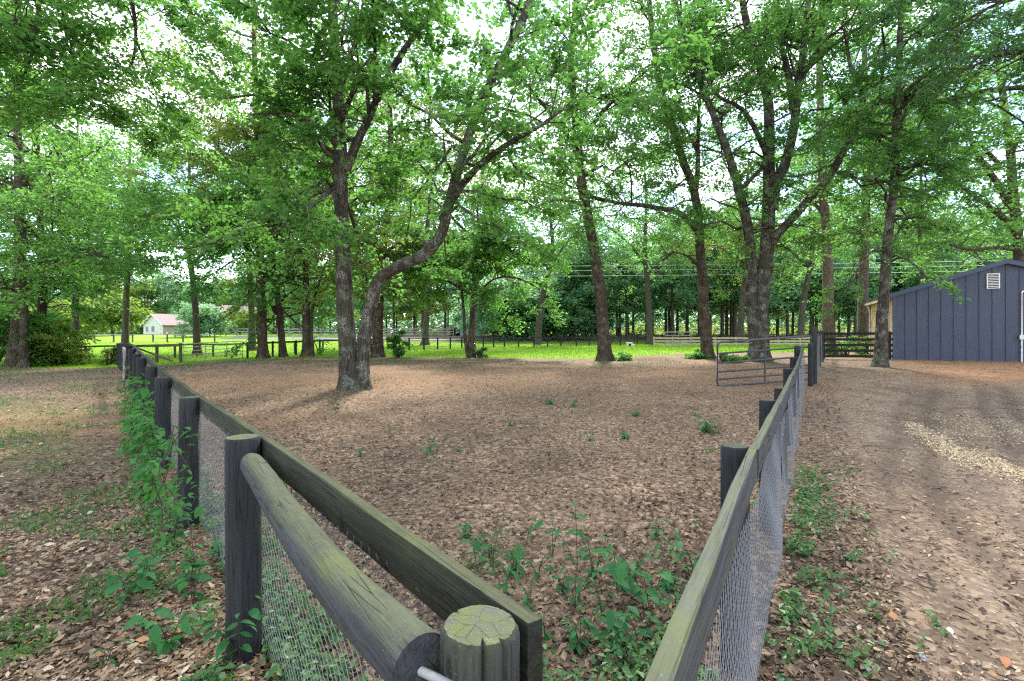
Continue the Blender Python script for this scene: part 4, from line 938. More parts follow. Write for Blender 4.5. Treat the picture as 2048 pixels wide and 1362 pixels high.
# silver three-board fences beyond the driveway
for lab, pxs, d in [('silver three-board fence before the house drive, left stretch', (452, 474, 496, 508), 80), ('long silver three-board fence behind the trunks and gravel drive', tuple(range(555, 910, 22)), 79)]:
    t = thing('board_fence', lab, 'fence', ((pxs[0] - 1024) * d / 1000, d, 1.0)); pp = [((q - 1024) * d / 1000, d + .01 * k) for k, q in enumerate(pxs)]
    rail_run(t, pp, [.35, .75, 1.15], .15, .04, M['wood_grey'], 700)
    for k, (x, y) in enumerate(pp): post('post', x, y, float(gz(x, y)), float(gz(x, y)) + 1.25, .08, M['wood_grey_post'], t, 8, 720 + k, top=False)
# pale three-board fence on the right
t = thing('board_fence', 'pale new three-board fence across the lawn behind the slender tree', 'fence', (14.2, 49, .4))
pp = [((q - 1024) * d / 1000, d) for q, d in zip((1308, 1345, 1382, 1430, 1472, 1515, 1556, 1600, 1640, 1690), (50, 50, 50, 50.5, 51, 51, 51.5, 52, 52, 52))]
rail_run(t, pp, [.24, .52, .82], .15, .04, M['wood_pale'], 740)
for k, (x, y) in enumerate(pp): post('post', x, y, float(gz(x, y)), float(gz(x, y)) + .95, .07, M['wood_pale_post'], t, 8, 760 + k, top=False)
tube_gate('grey tube gate standing before the pale board fence on the lawn', (15.1, 49.3), (17.7, 49.3), .48, .48, 1.35, M['pipe_light'], 5, .035, (.5,))
t = thing('wire_fence', 'dark post fence at the foot of the far wood, right of centre', 'fence', (13, 62, .6))
pp = [((q - 1024) * .062, 62) for q in range(1190, 1700, 17)]
for k, (x, y) in enumerate(pp): post('post', x, y, float(gz(x, y)), float(gz(x, y)) + 1.25, .06, M['wood_post'], t, 6, 800 + k, top=False)
rail_run(t, pp[::3], [1.1], .07, .03, M['wood_post'], 840)

# ------------------------------------------------------------------ power lines, stump, kennel
for k, (z, lab) in enumerate([(9.75, 'topmost of the three power lines before the far wood'), (9.2, 'middle one of the three power lines before the far wood'), (8.55, 'lowest of the three power lines before the far wood')]):
    mb = MB(); xs = np.linspace(-80, 90, 40); mb.tube(np.c_[xs, np.full(40, 60.), z + .006 * (xs - 5) + .00012 * (xs - 5) ** 2], .028, 6)
    tag(add('power_line', mb.mesh('power_line', M['power'], True)), lab, 'power line', 'power lines across the lawn')
g = float(gz(9.9, 23.4)); st = thing('tree_stump', 'short sawn tree stump between the gate and the big twin-trunked oak', 'stump', (9.9, 23.4, g))
post('stump_body', 9.9, 23.4, g, g + .36, .19, M['bark_brown'], st, 16, 9)
x, y = 5.0 * 2.58, 53.0; x = (1261 - 1024) * .05; y = 50.0; g = float(gz(x, y)); kn = thing('kennel', 'small white animal shelter with a dark opening on the lawn', 'kennel', (x, y, g))
mb = MB(); mb.box((x - .35, y - .35, g), (x + .1, y + .35, g + .33)); mb.box((x + .1, y - .35, g), (x + .33, y + .35, g + .25)); add('wall', mb.mesh('wall', M['white']), kn)
mb = MB(); mb.box((x - .40, y - .40, g + .333), (x + .14, y + .40, g + .38)); add('roof', mb.mesh('roof', M['white']), kn)
mb = MB(); mb.box((x - .26, y - .37, g + .02), (x - .02, y - .353, g + .25)); add('opening', mb.mesh('opening', M['dark']), kn)  # dark slab on the solid wall, painted as the shade of an opening

# ------------------------------------------------------------------ navy barn
BX, BY, BR = 18.9, 24.8, -math.radians(27); BZ = .43
W_, E_, PK, DEP = 8.3, 3.22, 4.60, 5.8
barn = thing('barn', 'navy metal-sided barn with a low gable roof at the right edge', 'barn', (BX, BY, BZ), None, BR, True)
def bw(px, z=None):
    k = (px - 1024) / 1000; c, s = math.cos(BR), math.sin(BR); return (k * BY - BX) / (c - k * s)
roofz = lambda w: E_ + (PK - E_) * (1 - abs(w - W_ / 2) / (W_ / 2))
pw = .462; npan = int(W_ / pw)
for k in range(npan):
    a, b = k * pw, min((k + 1) * pw, W_); mid = W_ / 2
    ws = [a, a + .035] + ([mid] if a + .04 < mid < b else []) + [b]
    mb = MB(); y0 = -.012
    top = [(w, y0, roofz(w) - .06) for w in ws]; bot = [(w, y0, .02) for w in ws]
    n = len(ws); V = bot + top; Q = [(i, i + 1, n + i + 1, n + i) for i in range(n - 1)]
    V2 = [(p[0], .05, p[2]) for p in V]; mb.put(V + V2, Q + [(2 * n + i + 1, 2 * n + i, 3 * n + i, 3 * n + i + 1) for i in range(n - 1)])
    mb.box((a + .002, -.045, .02), (a + .03, -.013, roofz(a + .015) - .065))        # raised seam
    add('wall_panel', mb.mesh('wall_panel', M['navy']), barn)
mb = MB(); mb.box((.0, .06, .0), (W_, DEP, .03)); add('floor_slab', mb.mesh('floor_slab', M['stone_white']), barn)
mb = MB(); mb.box((-.02, -.05, .0), (.10, .06, E_ - .05)); add('corner_trim', mb.mesh('corner_trim', M['navy_trim']), barn)
for sgn in (0, 1):
    V = []; ov = .28
    for w, z in (((-ov, roofz(-0) - (PK - E_) / (W_ / 2) * ov), (W_ / 2, PK)) if sgn == 0 else ((W_ / 2, PK), (W_ + ov, E_ - (PK - E_) / (W_ / 2) * ov))):
        for y in (-.22, DEP + .2):
            for t in (0, .10): V.append((w, y, z + t))
    mb = MB(); mb.put(V, [(0, 4, 6, 2), (1, 3, 7, 5), (0, 1, 5, 4), (2, 6, 7, 3), (0, 2, 3, 1), (4, 5, 7, 6)]); add('roof', mb.mesh('roof', M['navy_trim']), barn)
    (w0, z0), (w1, z1) = ((-ov, E_ - (PK - E_) / (W_ / 2) * ov), (W_ / 2, PK)) if sgn == 0 else ((W_ / 2, PK), (W_ + ov, E_ - (PK - E_) / (W_ / 2) * ov))
    mb = MB(); mb.put([(w0, -.245, z0 - .10), (w1, -.245, z1 - .10), (w1, -.245, z1 + .11), (w0, -.245, z0 + .11), (w0, -.222, z0 - .10), (w1, -.222, z1 - .10), (w1, -.222, z1 + .11), (w0, -.222, z0 + .11)],
                      [(0, 1, 2, 3), (7, 6, 5, 4), (0, 4, 5, 1), (3, 2, 6, 7)]); add('fascia', mb.mesh('fascia', M['navy_trim']), barn)
# cream side wall, boards
nb = int(DEP / .3)
for k in range(nb):
    y0 = .065 + k * (DEP - .07) / nb; y1 = y0 + (DEP - .07) / nb - .008
    mb = MB(); mb.box((-.012 - .004 * (k % 2), y0, .02), (.02, y1, E_ - .05)); add('side_board', mb.mesh('side_board', M['cream']), barn)
wx = -.02; win = None
mb = MB(); mb.box((-.05, .9, 1.25), (-.018, 1.9, 2.75)); win = add('window', mb.mesh('window', M['dark']), barn)
for lo, hi in (((-.065, .78, 1.15), (-.017, .9, 2.85)), ((-.065, 1.9, 1.15), (-.017, 2.02, 2.85)), ((-.065, .902, 2.752), (-.017, 1.898, 2.87)), ((-.065, .902, 1.13), (-.017, 1.898, 1.248))):
    mb = MB(); mb.box(lo, hi); add('window_trim', mb.mesh('window_trim', M['offwhite']), win)
mb = MB(); mb.box((-.30, -.2, E_ - .24), (-.17, DEP + .2, E_ - .13)); add('gutter', mb.mesh('gutter', M['cream']), barn)
mb = MB(); mb.tube([(-.2, DEP - .1, E_ - .2), (-.1, DEP - .1, 2.6), (-.08, DEP - .1, .1)], .045, 8); add('downspout', mb.mesh('downspout', M['offwhite'], True), barn)
mb = MB(); mb.box((W_, .0, .02), (W_ + .02, DEP, E_ - .05)); mb.box((.0, DEP, .02), (W_, DEP + .03, E_ - .05)); add('rear_wall', mb.mesh('rear_wall', M['navy']), barn)
# vent
v0, v1 = bw(1974), bw(1997); z0, z1 = 3.42, 4.06
vt = add('vent', None, barn) if False else None
mb = MB()
for lo, hi in (((v0 - .03, -.075, z0 - .03), (v0 + .01, -.047, z1 + .03)), ((v1 - .01, -.075, z0 - .03), (v1 + .03, -.047, z1 + .03)), ((v0 + .012, -.075, z0 - .03), (v1 - .012, -.047, z0 + .005)), ((v0 + .012, -.075, z1 - .005), (v1 - .012, -.047, z1 + .03))): mb.box(lo, hi)
vent = add('vent', mb.mesh('vent', M['white']), barn)
mb = MB(); mb.box((v0 + .012, -.052, z0 + .006), (v1 - .012, -.047, z1 - .006)); add('vent_back', mb.mesh('vent_back', M['dark']), vent)  # dark sheet, the shade behind the slats put into its colour
for k in range(8):
    z = z0 + .03 + k * (z1 - z0 - .04) / 8; Mx = Matrix.Translation(((v0 + v1) / 2, -.066, z + .03)) @ Matrix.Rotation(-.6, 4, 'X')
    mb = MB(); mb.box((-(v1 - v0) / 2 + .014, -.012, -.018), ((v1 - v0) / 2 - .014, -.006, .018), Mx); add('vent_slat', mb.mesh('vent_slat', M['white']), vent)
cw = bw(2042)
mb = MB(); mb.tube([(cw, -.075, 3.15), (cw, -.075, .02)], .028, 8); mb.tube([(cw, -.075, 3.15), (cw + .03, -.075, 3.22), (cw + .12, -.06, 3.24)], .035, 8); add('conduit', mb.mesh('conduit', M['white'], True), barn)
mb = MB(); mb.box((cw - .09, -.16, 1.05), (cw + .05, -.106, 1.25)); add('conduit_box', mb.mesh('conduit_box', M['offwhite']), barn)

# ------------------------------------------------------------------ house and shed far behind
def gable(name, x0, x1, y0, y1, h, pk, wallm, roofm, parent, ov=.35, axis_='x'):
    """block with its ridge along local x"""
    mid = (y0 + y1) / 2; mb = MB()
    V = [(x0, y0, 0), (x1, y0, 0), (x1, y1, 0), (x0, y1, 0), (x0, y0, h), (x1, y0, h), (x1, y1, h), (x0, y1, h), (x0, mid, pk), (x1, mid, pk)]
    mb.put(V, [(0, 1, 5, 4), (2, 3, 7, 6)], None, [(3, 0, 4, 8, 7), (1, 2, 6, 9, 5)]); add('wall', mb.mesh('wall', wallm), parent)
    s = (pk - h) / (mid - y0)
    for sg in (-1, 1):
        ye = (y0 - ov) if sg < 0 else (y1 + ov); ze = h - ov * s; V = []
        for x in (x0 - ov, x1 + ov):
            V += [(x, ye, ze + .02), (x, mid, pk + .02), (x, mid, pk + .2), (x, ye, ze + .2)]
        mb = MB(); mb.put(V, [(0, 4, 5, 1), (3, 2, 6, 7), (0, 3, 7, 4), (1, 5, 6, 2), (0, 1, 2, 3), (4, 7, 6, 5)]); add('roof', mb.mesh('roof', roofm), parent)
hx, hd = (287 - 1024) * .110, 110.; hz_ = float(gz(hx, hd)) - .1
hs = thing('house', 'white house with a pinkish shingle roof beyond the far left lawn', 'house', (hx, hd, hz_), None, math.radians(-22), True)
# the near gable faces the camera: ridge along local y, so build it turned
hroot = hs
def hwin(x, y, w, z0, z1, face):
    mb = MB()
    lo, hi = ((x - w / 2, y - .04, z0), (x + w / 2, y - .005, z1)) if face == 'f' else ((x + .005, y - w / 2, z0), (x + .04, y + w / 2, z1))
    mb.box(lo, hi); f = add('window', mb.mesh('window', M['white']), hs)
    mb = MB(); q = .12
    lo, hi = ((x - w / 2 + q, y - .07, z0 + q), (x + w / 2 - q, y - .045, z1 - q)) if face == 'f' else ((x + .045, y - w / 2 + q, z0 + q), (x + .07, y + w / 2 - q, z1 - q))
    mb.box(lo, hi); add('pane', mb.mesh('pane', M['glass']), f)
def gable_y(x0, x1, y0, y1, h, pk, wallm, roofm, ov=.45, side=None):
    mid = (x0 + x1) / 2; mb = MB()
    V = [(x0, y0, 0), (x1, y0, 0), (x1, y1, 0), (x0, y1, 0), (x0, y0, h), (x1, y0, h), (x1, y1, h), (x0, y1, h), (mid, y0, pk), (mid, y1, pk)]
    mb.put(V, [(3, 0, 4, 7)], None, [(0, 1, 5, 8, 4), (2, 3, 7, 9, 6)]); add('wall', mb.mesh('wall', wallm), hs)
    mb = MB(); mb.put([(x1, y0, 0), (x1, y1, 0), (x1, y1, h), (x1, y0, h)], [(0, 1, 2, 3)]); add('wall', mb.mesh('wall', side or wallm), hs)
    s = (pk - h) / (mid - x0)
    for sg in (-1, 1):
        xe = (x0 - ov) if sg < 0 else (x1 + ov); ze = h - ov * s; V = []
        for y in (y0 - ov, y1 + ov): V += [(xe, y, ze + .02), (mid, y, pk + .02), (mid, y, pk + .22), (xe, y, ze + .22)]
        mb = MB(); mb.put(V, [(0, 1, 5, 4), (3, 7, 6, 2), (0, 4, 7, 3), (1, 2, 6, 5), (0, 3, 2, 1), (4, 5, 6, 7)]); add('roof', mb.mesh('roof', roofm), hs)
        mb = MB(); mb.put([(xe, y0 - ov - .05, ze - .05), (mid, y0 - ov - .05, pk - .05), (mid, y0 - ov - .05, pk + .24), (xe, y0 - ov - .05, ze + .24)] + [(xe, y0 - ov - .005, ze - .05), (mid, y0 - ov - .005, pk - .05), (mid, y0 - ov - .005, pk + .24), (xe, y0 - ov - .005, ze + .24)],
                          [(0, 1, 2, 3), (7, 6, 5, 4), (3, 2, 6, 7), (0, 4, 5, 1)]); add('roof_trim', mb.mesh('roof_trim', M['offwhite']), hs)
gable_y(0, 6.4, 0, 13, 2.3, 4.5, M['house_wall'], M['shingle'], side=M['brick_far'])
gable_y(13.5, 20, 1.5, 14, 3.4, 6.4, M['house_wall'], M['shingle'], side=M['house_tan'])
hwin(1.2, 0, .9, .7, 2.0, 'f'); hwin(3.2, 0, 1.1, .7, 2.1, 'f'); hwin(15.4, 1.5, 1.8, .9, 2.2, 'f'); hwin(18.2, 1.5, 1.2, .9, 2.2, 'f')
mb = MB(); mb.box((4.6, -.05, .1), (5.7, -.005, 2.2)); dr = add('door', mb.mesh('door', M['white']), hs)
mb = MB(); mb.box((6.4, 4, 0), (13.49, 12, 2.4)); add('wall', mb.mesh('wall', M['brick_far']), hs)
hwin(12.2, 4, 1.2, .3, 2.0, 'f')
mb = MB(); mb.put([(6.2, 3.3, 2.3), (13.7, 3.3, 2.3), (13.7, 12.5, 4.4), (6.2, 12.5, 4.4), (6.2, 3.3, 2.5), (13.7, 3.3, 2.5), (13.7, 12.5, 4.6), (6.2, 12.5, 4.6)], [(0, 3, 2, 1), (4, 5, 6, 7), (0, 1, 5, 4), (1, 2, 6, 5), (2, 3, 7, 6), (3, 0, 4, 7)]); add('porch_roof', mb.mesh('porch_roof', M['shingle']), hs)
sx, sd = (920 - 1024) * .082, 82.; sz = float(gz(sx, sd)) - .05
hs = sh = thing('shed', 'grey-blue shed with a white crossed door and a dark lean-to', 'shed', (sx, sd, sz), None, 0, True)
gable_y(0, 3.4, 0, 3.5, 1.6, 2.4, M['shed_blue'], M['shed_roof'], .12)
mb = MB(); mb.box((.25, -.06, .15), (1.3, -.005, 1.5)); dr = add('door', mb.mesh('door', M['shed_blue']), sh)
for a, b in (((.27, .17), (1.28, 1.48)), ((1.28, .17), (.27, 1.48)), ((.27, .17), (.27, 1.48)), ((1.28, .17), (1.28, 1.48)), ((.27, 1.48), (1.28, 1.48)), ((.27, .17), (1.28, .17))):
    Mx, ln = frame_from((a[0], -.075, a[1]), (b[0], -.075, b[1]), up=(0, 1, 0)); mb = MB(); mb.box((0, -.012, -.04), (ln, .012, .04)); add('brace', mb.mesh('brace', M['offwhite']), dr, Mx)
mb = MB(); mb.box((1.5, -.05, .1), (2.0, -.005, 1.5)); add('opening', mb.mesh('opening', M['dark']), sh)  # no hole here: a dark slab painted as the shade of a doorway
mb = MB(); mb.put([(-1.8, -.1, 1.22), (-.02, -.1, 1.5), (-.02, 3, 1.5), (-1.8, 3, 1.22), (-1.8, -.1, 1.3), (-.02, -.1, 1.58), (-.02, 3, 1.58), (-1.8, 3, 1.3)], [(0, 3, 2, 1), (4, 5, 6, 7), (0, 1, 5, 4), (1, 2, 6, 5), (2, 3, 7, 6), (3, 0, 4, 7)]); add('lean_to_roof', mb.mesh('lean_to_roof', M['shed_roof']), sh)
mb = MB(); mb.box((-1.75, 2.9, 0), (-.03, 2.95, 1.25)); add('lean_to_wall', mb.mesh('lean_to_wall', M['dark']), sh)  # back wall near-black, the shade inside the lean-to painted on
mb = MB(); mb.box((-1.75, 0, 0), (-1.7, 2.89, 1.2)); add('lean_to_side', mb.mesh('lean_to_side', M['dark']), sh)  # side wall painted with the same inner shade
for x in (-1.65, -.75): mb = MB(); mb.box((x, -.05, 0), (x + .1, .05, 1.24)); add('post', mb.mesh('post', M['wood_brown_post']), sh)

# ------------------------------------------------------------------ weeds and vines: stem + single leaves
def leaf_shape(name, w, fold, curl, m, lobes=0):
    n = 6; s = np.linspace(0, 1, n); hw = w * np.sin(np.pi * s ** .85) ** .9
    if lobes: hw = hw * (1 + .25 * np.cos(s * 18))
    hw[0] = .01; hw[-1] = .004
    z = -curl * s ** 2
    C = np.c_[s, np.zeros(n), z]; Lr = np.c_[s, hw, z + fold * hw]; Rr = np.c_[s, -hw, z + fold * hw]
    V = np.vstack([C, Lr, Rr]); Q = [(i, i + 1, n + i + 1, n + i) for i in range(n - 1)] + [(i + 1, i, 2 * n + i, 2 * n + i + 1) for i in range(n - 1)]
    return mesh_np(name, V, Q, None, m, True)
LS = [leaf_shape('leaf', .24, .35, .25, M['weed_leaf']), leaf_shape('leaf', .20, .25, .12, M['weed_leaf']), leaf_shape('leaf', .28, .3, .35, M['weed_leaf'])]
LV = [leaf_shape('leaf', .30, .3, .3, M['vine_leaf']), leaf_shape('leaf', .24, .3, .2, M['vine_leaf'])]

def put_leaf(root, p, az, pit, roll, size, shapes):
    Mx = Matrix.Translation(p) @ Matrix.Rotation(az, 4, 'Z') @ Matrix.Rotation(-pit, 4, 'Y') @ Matrix.Rotation(roll, 4, 'X') @ Matrix.Scale(size, 4)
    add('leaf', random.choice(shapes), root, Mx)

def weed(label, px, py, h, nst, nl, size, seed, d=None, shapes=LS, group=None, spread=.5, name='weed', cat='weed'):
    random.seed(seed); d = d or CAM_H * 1000 / (py - 665); x = (px - 1024) * d / 1000; z = float(gz(x, d))
    root = thing(name, label, cat, (x, d, z), group); mb = MB()
    for s in range(nst):
        az = random.uniform(0, 6.28); ln = h * random.uniform(.7, 1.1); sp = spread * random.uniform(.4, 1.1) * h
        pts = resample([(x, d, z - .01), (x + sp * .4 * math.cos(az), d + sp * .4 * math.sin(az), z + ln * .55), (x + sp * math.cos(az), d + sp * math.sin(az), z + ln * .95)], 9)
        mb.tube(pts, np.linspace(.0035, .0015, 9), 5)
        for k in range(nl):
            t = .25 + .75 * k / max(1, nl - 1); q = pts[min(8, int(t * 8))]
            for sg in ((-1, 1) if k < nl - 1 else (0,)):
                a = az + sg * random.uniform(.9, 1.7) + random.uniform(-.3, .3)
                put_leaf(root, Vector(q), a, random.uniform(-.6, .3), random.uniform(-.7, .7), size * random.uniform(.5, 1.15), shapes)
    add('stem', mb.mesh('stem', M['twig'], True), root)
    return root
WD = [(955, 1135, .42, 2, 4, .075, 'tall green weed beside the mossy board, left of the pen weeds'), (1005, 1185, .22, 2, 3, .07, 'low weed in the leaves right beside the mossy board'),
      (1050, 1095, .30, 1, 4, .06, 'slim weed behind the tall green weed in the pen'), (1105, 1110, .28, 2, 3, .065, 'pale weed in the middle of the pen weed row'),
      (1155, 1140, .52, 2, 4, .065, 'tallest thin weed standing in the middle of the pen'), (1235, 1190, .34, 3, 4, .085, 'leafy weed left of the bushiest pen weed'),
      (1300, 1225, .50, 3, 5, .09, 'bushiest weed in the pen near the right board'), (1225, 1285, .34, 2, 4, .09, 'weed with dark leaves nearest the right board'),
      (1090, 1270, .14, 2, 2, .07, 'small weed at the right of the board end'), (1330, 1120, .20, 2, 3, .06, 'small weed near the right fence post'),
      (1180, 1105, .22, 1, 3, .05, 'thin sprig behind the tallest thin weed'), (1420, 868, .22, 3, 3, .20, 'broad-leaved plant alone in the dirt near the right fence'),
      (1253, 880, .10, 4, 3, .09, 'low bright weed in the dirt in mid pen'), (1272, 838, .10, 4, 3, .09, 'far low weed right of mid pen'), (858, 910, .16, 3, 3, .08, 'weed left of mid pen near the post top'),
      (1148, 822, .14, 3, 3, .10, 'far upright weed in the middle of the pen'), (1100, 818, .12, 3, 3, .09, 'far weed left of the upright one in mid pen'), (672, 826, .12, 3, 2, .12, 'bright sprout left of the twin-stemmed oak base'),
      (1180, 885, .10, 3, 2, .08, 'tiny weed in mid pen left of the low bright one'), (1020, 856, .08, 3, 2, .08, 'tiny pale weed in the centre of the dirt'), (920, 905, .08, 3, 2, .06, 'tiny sprout in the leaves left of centre'),
      (720, 915, .10, 3, 2, .06, 'small sprig by the mossy board in mid pen'), (1700, 1120, .07, 4, 2, .06, 'bright green tuft in the mulch right of the right fence'), (1720, 1168, .05, 3, 2, .04, 'lone small sprout in the mulch'),
      (255, 1205, .26, 2, 4, .10, 'lone weed in the dead leaves left of the near post'), (275, 1260, .14, 2, 2, .10, 'low weed at the lower left in the dead leaves'), (335, 1300, .22, 3, 3, .09, 'weed left of the near post foot'),
      (305, 1165, .28, 2, 4, .085, 'weed between the lone weed and the near post'), (385, 1215, .30, 3, 4, .09, 'leafy weed at the left of the near post'), (440, 1130, .30, 3, 4, .085, 'bushy weed between the two nearest left posts'),
      (345, 1090, .34, 3, 4, .09, 'weed at the foot of the second left post'), (415, 1000, .40, 2, 4, .08, 'weed climbing beside the second left post'), (480, 1330, .30, 4, 4, .075, 'leafy weed at the foot of the near post'),
      (525, 1240, .16, 3, 3, .06, 'small weed right of the near post'), (215, 1330, .10, 2, 2, .08, 'sprout at the bottom left in the leaf litter')]
WX = [(930, 1075, 'at the far left of the pen weeds'), (985, 1120, 'behind the low weed by the mossy board'), (1030, 1150, 'right of the low weed by the mossy board'), (1075, 1160, 'below the slim pen weed'), (1125, 1185, 'in the middle of the pen weeds'),
      (1190, 1160, 'right of the tallest thin weed'), (1205, 1230, 'left below the leafy pen weed'), (1265, 1150, 'behind the bushiest pen weed'), (1340, 1180, 'right of the bushiest pen weed'), (1350, 1240, 'against the grey board'), (1280, 1290, 'below the bushiest pen weed'),
      (1160, 1300, 'right of the splintered stub'), (1240, 1335, 'at the bottom near the grey board'), (1150, 1215, 'left of the leafy pen weed'), (1390, 1150, 'hugging the grey board end'), (1060, 1215, 'beside the mossy board end'), (1310, 1080, 'behind the right weeds')]
WD += [(px, py, .16 + .10 * ((k * 7) % 4) / 3, 3 + k % 3, 3, .055 + .012 * (k % 3), 'spreading low weed ' + lab) for k, (px, py, lab) in enumerate(WX)]
for k, (px, py, h, ns, nl, sz, lab) in enumerate(WD): weed(lab, px, py, h * 1.1, ns, nl, sz * (1.25 if k < len(WD) - len(WX) else 1.05), 900 + k)

# vine climbing the left fence
def vine(label, posts, seed, n, size):
    random.seed(seed); rng = np.random.default_rng(seed); x0, y0 = posts[0]
    root = thing('climbing_vine', label, 'vine', (x0, y0, float(gz(x0, y0)))); mb = MB(); pts_all = []
    for s in range(9):
        (xa, ya), (xb, yb) = posts[0], posts[-1]; t0, t1 = rng.uniform(0, 1, 2); off = -nd * rng.uniform(.05, .30)
        p = []
        for k in range(6):
            t = t0 + (t1 - t0) * k / 5 * .5; x = xa + (xb - xa) * t + off[0] + rng.normal(0, .05); y = ya + (yb - ya) * t + off[1] + rng.normal(0, .05)
            p.append((x, y, float(gz(x, y)) + .02 + rng.uniform(.75, 1.0) * 1.05 * k / 5))
        q = resample(p, 18); mb.tube(q, .004, 4); pts_all.append(q)
    add('stem', mb.mesh('stem', M['twig'], True), root)
    A = np.concatenate(pts_all)
    for k in range(n):
        q = A[rng.integers(len(A))] + rng.normal(0, .05, 3); q[2] = max(q[2], float(gz(q[0], q[1])) + .05)
        put_leaf(root, Vector(q), rng.uniform(-3.6, .4), rng.uniform(-.7, .3), rng.uniform(-.5, .5), size * rng.uniform(.6, 1.2), LV)
vine('dense leafy vine covering the left fence posts behind the second post', [(-3.25, 4.95), (-6.0, 8.3)], 41, 295, .15)
vine('thin vine with pale leaves further back on the left fence', [(-6.3, 8.7), (-8.6, 11.5)], 42, 120, .11)
vine('bright vine at the foot of the left fence between the nearest posts', [(-2.1, 3.6), (-3.3, 4.95)], 43, 150, .085)

# ------------------------------------------------------------------ leaf litter, chips, grass, ground cover
def flat_leaves(name, X, Y, size, m, rng, lift=.012, wide=.3, tilt=.35, curl=.18, pw_=None, rnd=None):
    n = len(X); Z = gz(X, Y); az = rng.uniform(0, 2 * np.pi, n); L = size * np.clip(rng.lognormal(-.12, .38, n), .35, 2.1)
    N = unit(np.stack([rng.normal(0, tilt, n), rng.normal(0, tilt, n), np.ones(n)], -1)); A0 = np.stack([np.cos(az), np.sin(az), np.zeros(n)], -1)
    S = unit(np.cross(N, A0)); A = np.cross(S, N); L_c = L[:, None]; c = np.c_[X, Y, Z + lift * rng.uniform(.2, 1.8, n) + .25 * L * tilt * .6]
    cu = (curl * rng.uniform(-.6, 1.4, n))[:, None]; w = (wide * rng.uniform(.6, 1.2, n))[:, None]
    V = np.stack([c - A * L_c * .5 + N * L_c * cu * .5, c + S * L_c * w - A * L_c * .08 + N * L_c * cu * .8, c + A * L_c * .5 + N * L_c * cu * .6, c - S * L_c * w - A * L_c * .08 + N * L_c * cu * .8], 1).reshape(-1, 3)
    i = np.arange(n)[:, None] * 4; T = np.concatenate([i + [0, 1, 2], i + [0, 2, 3]], 1).reshape(-1, 3)
    r = rng.random(n) if rnd is None else rnd
    return mesh_np(name, V, None, T, m, False, {'rnd': np.repeat(np.clip(r, 0, 1), 4)})

def scatter(n, y0, y1, rng, half=1.08, power=1.0):
    """points on the ground in front, thinning with distance"""
    u = rng.random(n); Y = y0 * (y1 / y0) ** (u ** power); X = rng.uniform(-half, half, n) * Y; return X, Y
rng = np.random.default_rng(77)
X, Y = scatter(190000, 1.0, 27, rng)
den = .55 + .45 * bump2(X * .6, Y * .6)
lawn_ = m_lawn(X, Y); right = X - RF(np.clip(Y, .3, 25))
bare = np.exp(-((Y - 18) / 4.5) ** 2) * (X > LF(Y)) * .6 + .45 * np.clip(bump2(X * .8 + 5, Y * .9) - .15, 0, 1) + .55 * np.exp(-(((X + 8) / 4) ** 2 + ((Y - 9.5) / 1.0) ** 2))
keep = (lawn_ < .3) & (rng.random(len(X)) < np.clip(den + .35, .2, 1) - bare) & ((right < .9) | (rng.random(len(X)) < .12) | (Y < 2.4))
X, Y = X[keep], Y[keep]
tone = np.clip(.47 + .26 * bump2(X * .5 + 3, Y * .45) + .2 * bump2(X * 1.9, Y * 1.7 + 2) + rng.normal(0, .26, len(X)), 0, 1); tone[X < LF(Y)] += .12; tone[(Y < 7) & (X > LF(Y)) & (X < RF(np.clip(Y, .3, 25)))] *= .78; tone -= .12 * smooth(.1, .7, bump2(X * .7 + 1, Y * .8 + 2))  # litter left of the fence made paler to offset the tree shade there
o = add('leaf_litter', flat_leaves('leaf_litter', X, Y, .033 + .012 * np.exp(-Y / 4) + .0006 * Y, M['dead'], rng, .010, .30, .38, .2, rnd=tone)); tag(o, 'dry brown fallen leaves scattered over the bare ground', kind='stuff')
X, Y = scatter(60000, 1.2, 22, rng); right = X - RF(np.clip(Y, .3, 25)); keep = (right > .35) & (m_lawn(X, Y) < .3) & (rng.random(len(X)) < .8 - .6 * np.clip(ruts(X, Y), 0, 1) - .5 * (bump2(X * .7, Y * .6 + 1) > .2)); X, Y = X[keep], Y[keep]
o = add('wood_chips', flat_leaves('wood_chips', X, Y, .028 + .0018 * Y, M['chips'], rng, .006, .22, .3, .1)); tag(o, 'brown mulch and wood chips on the barn yard', kind='stuff')
# pale shavings: two streaks across the yard
cx = resample([(7.7, 9.6), (6.95, 8.2), (6.6, 7.2), (6.55, 6.5), (6.7, 5.9), (7.1, 5.3)], 200)
k_ = rng.integers(0, 200, 20000); X = cx[k_, 0] + rng.normal(0, .12, 20000) * (.5 + k_ / 80.) + .10 * (rng.random(20000) - .5) * (k_ / 60.); Y = cx[k_, 1] + rng.normal(0, .12, 20000)
X2 = rng.normal(8.9, .9, 5000); Y2 = rng.normal(8.9, .8, 5000); X = np.concatenate([X, X2]); Y = np.concatenate([Y, Y2])
o = add('wood_shavings', flat_leaves('wood_shavings', X, Y, .026, M['shavings'], rng, .005, .25, .25, .15)); tag(o, 'pale yellow wood shavings spilled in a streak on the barn yard', kind='stuff')

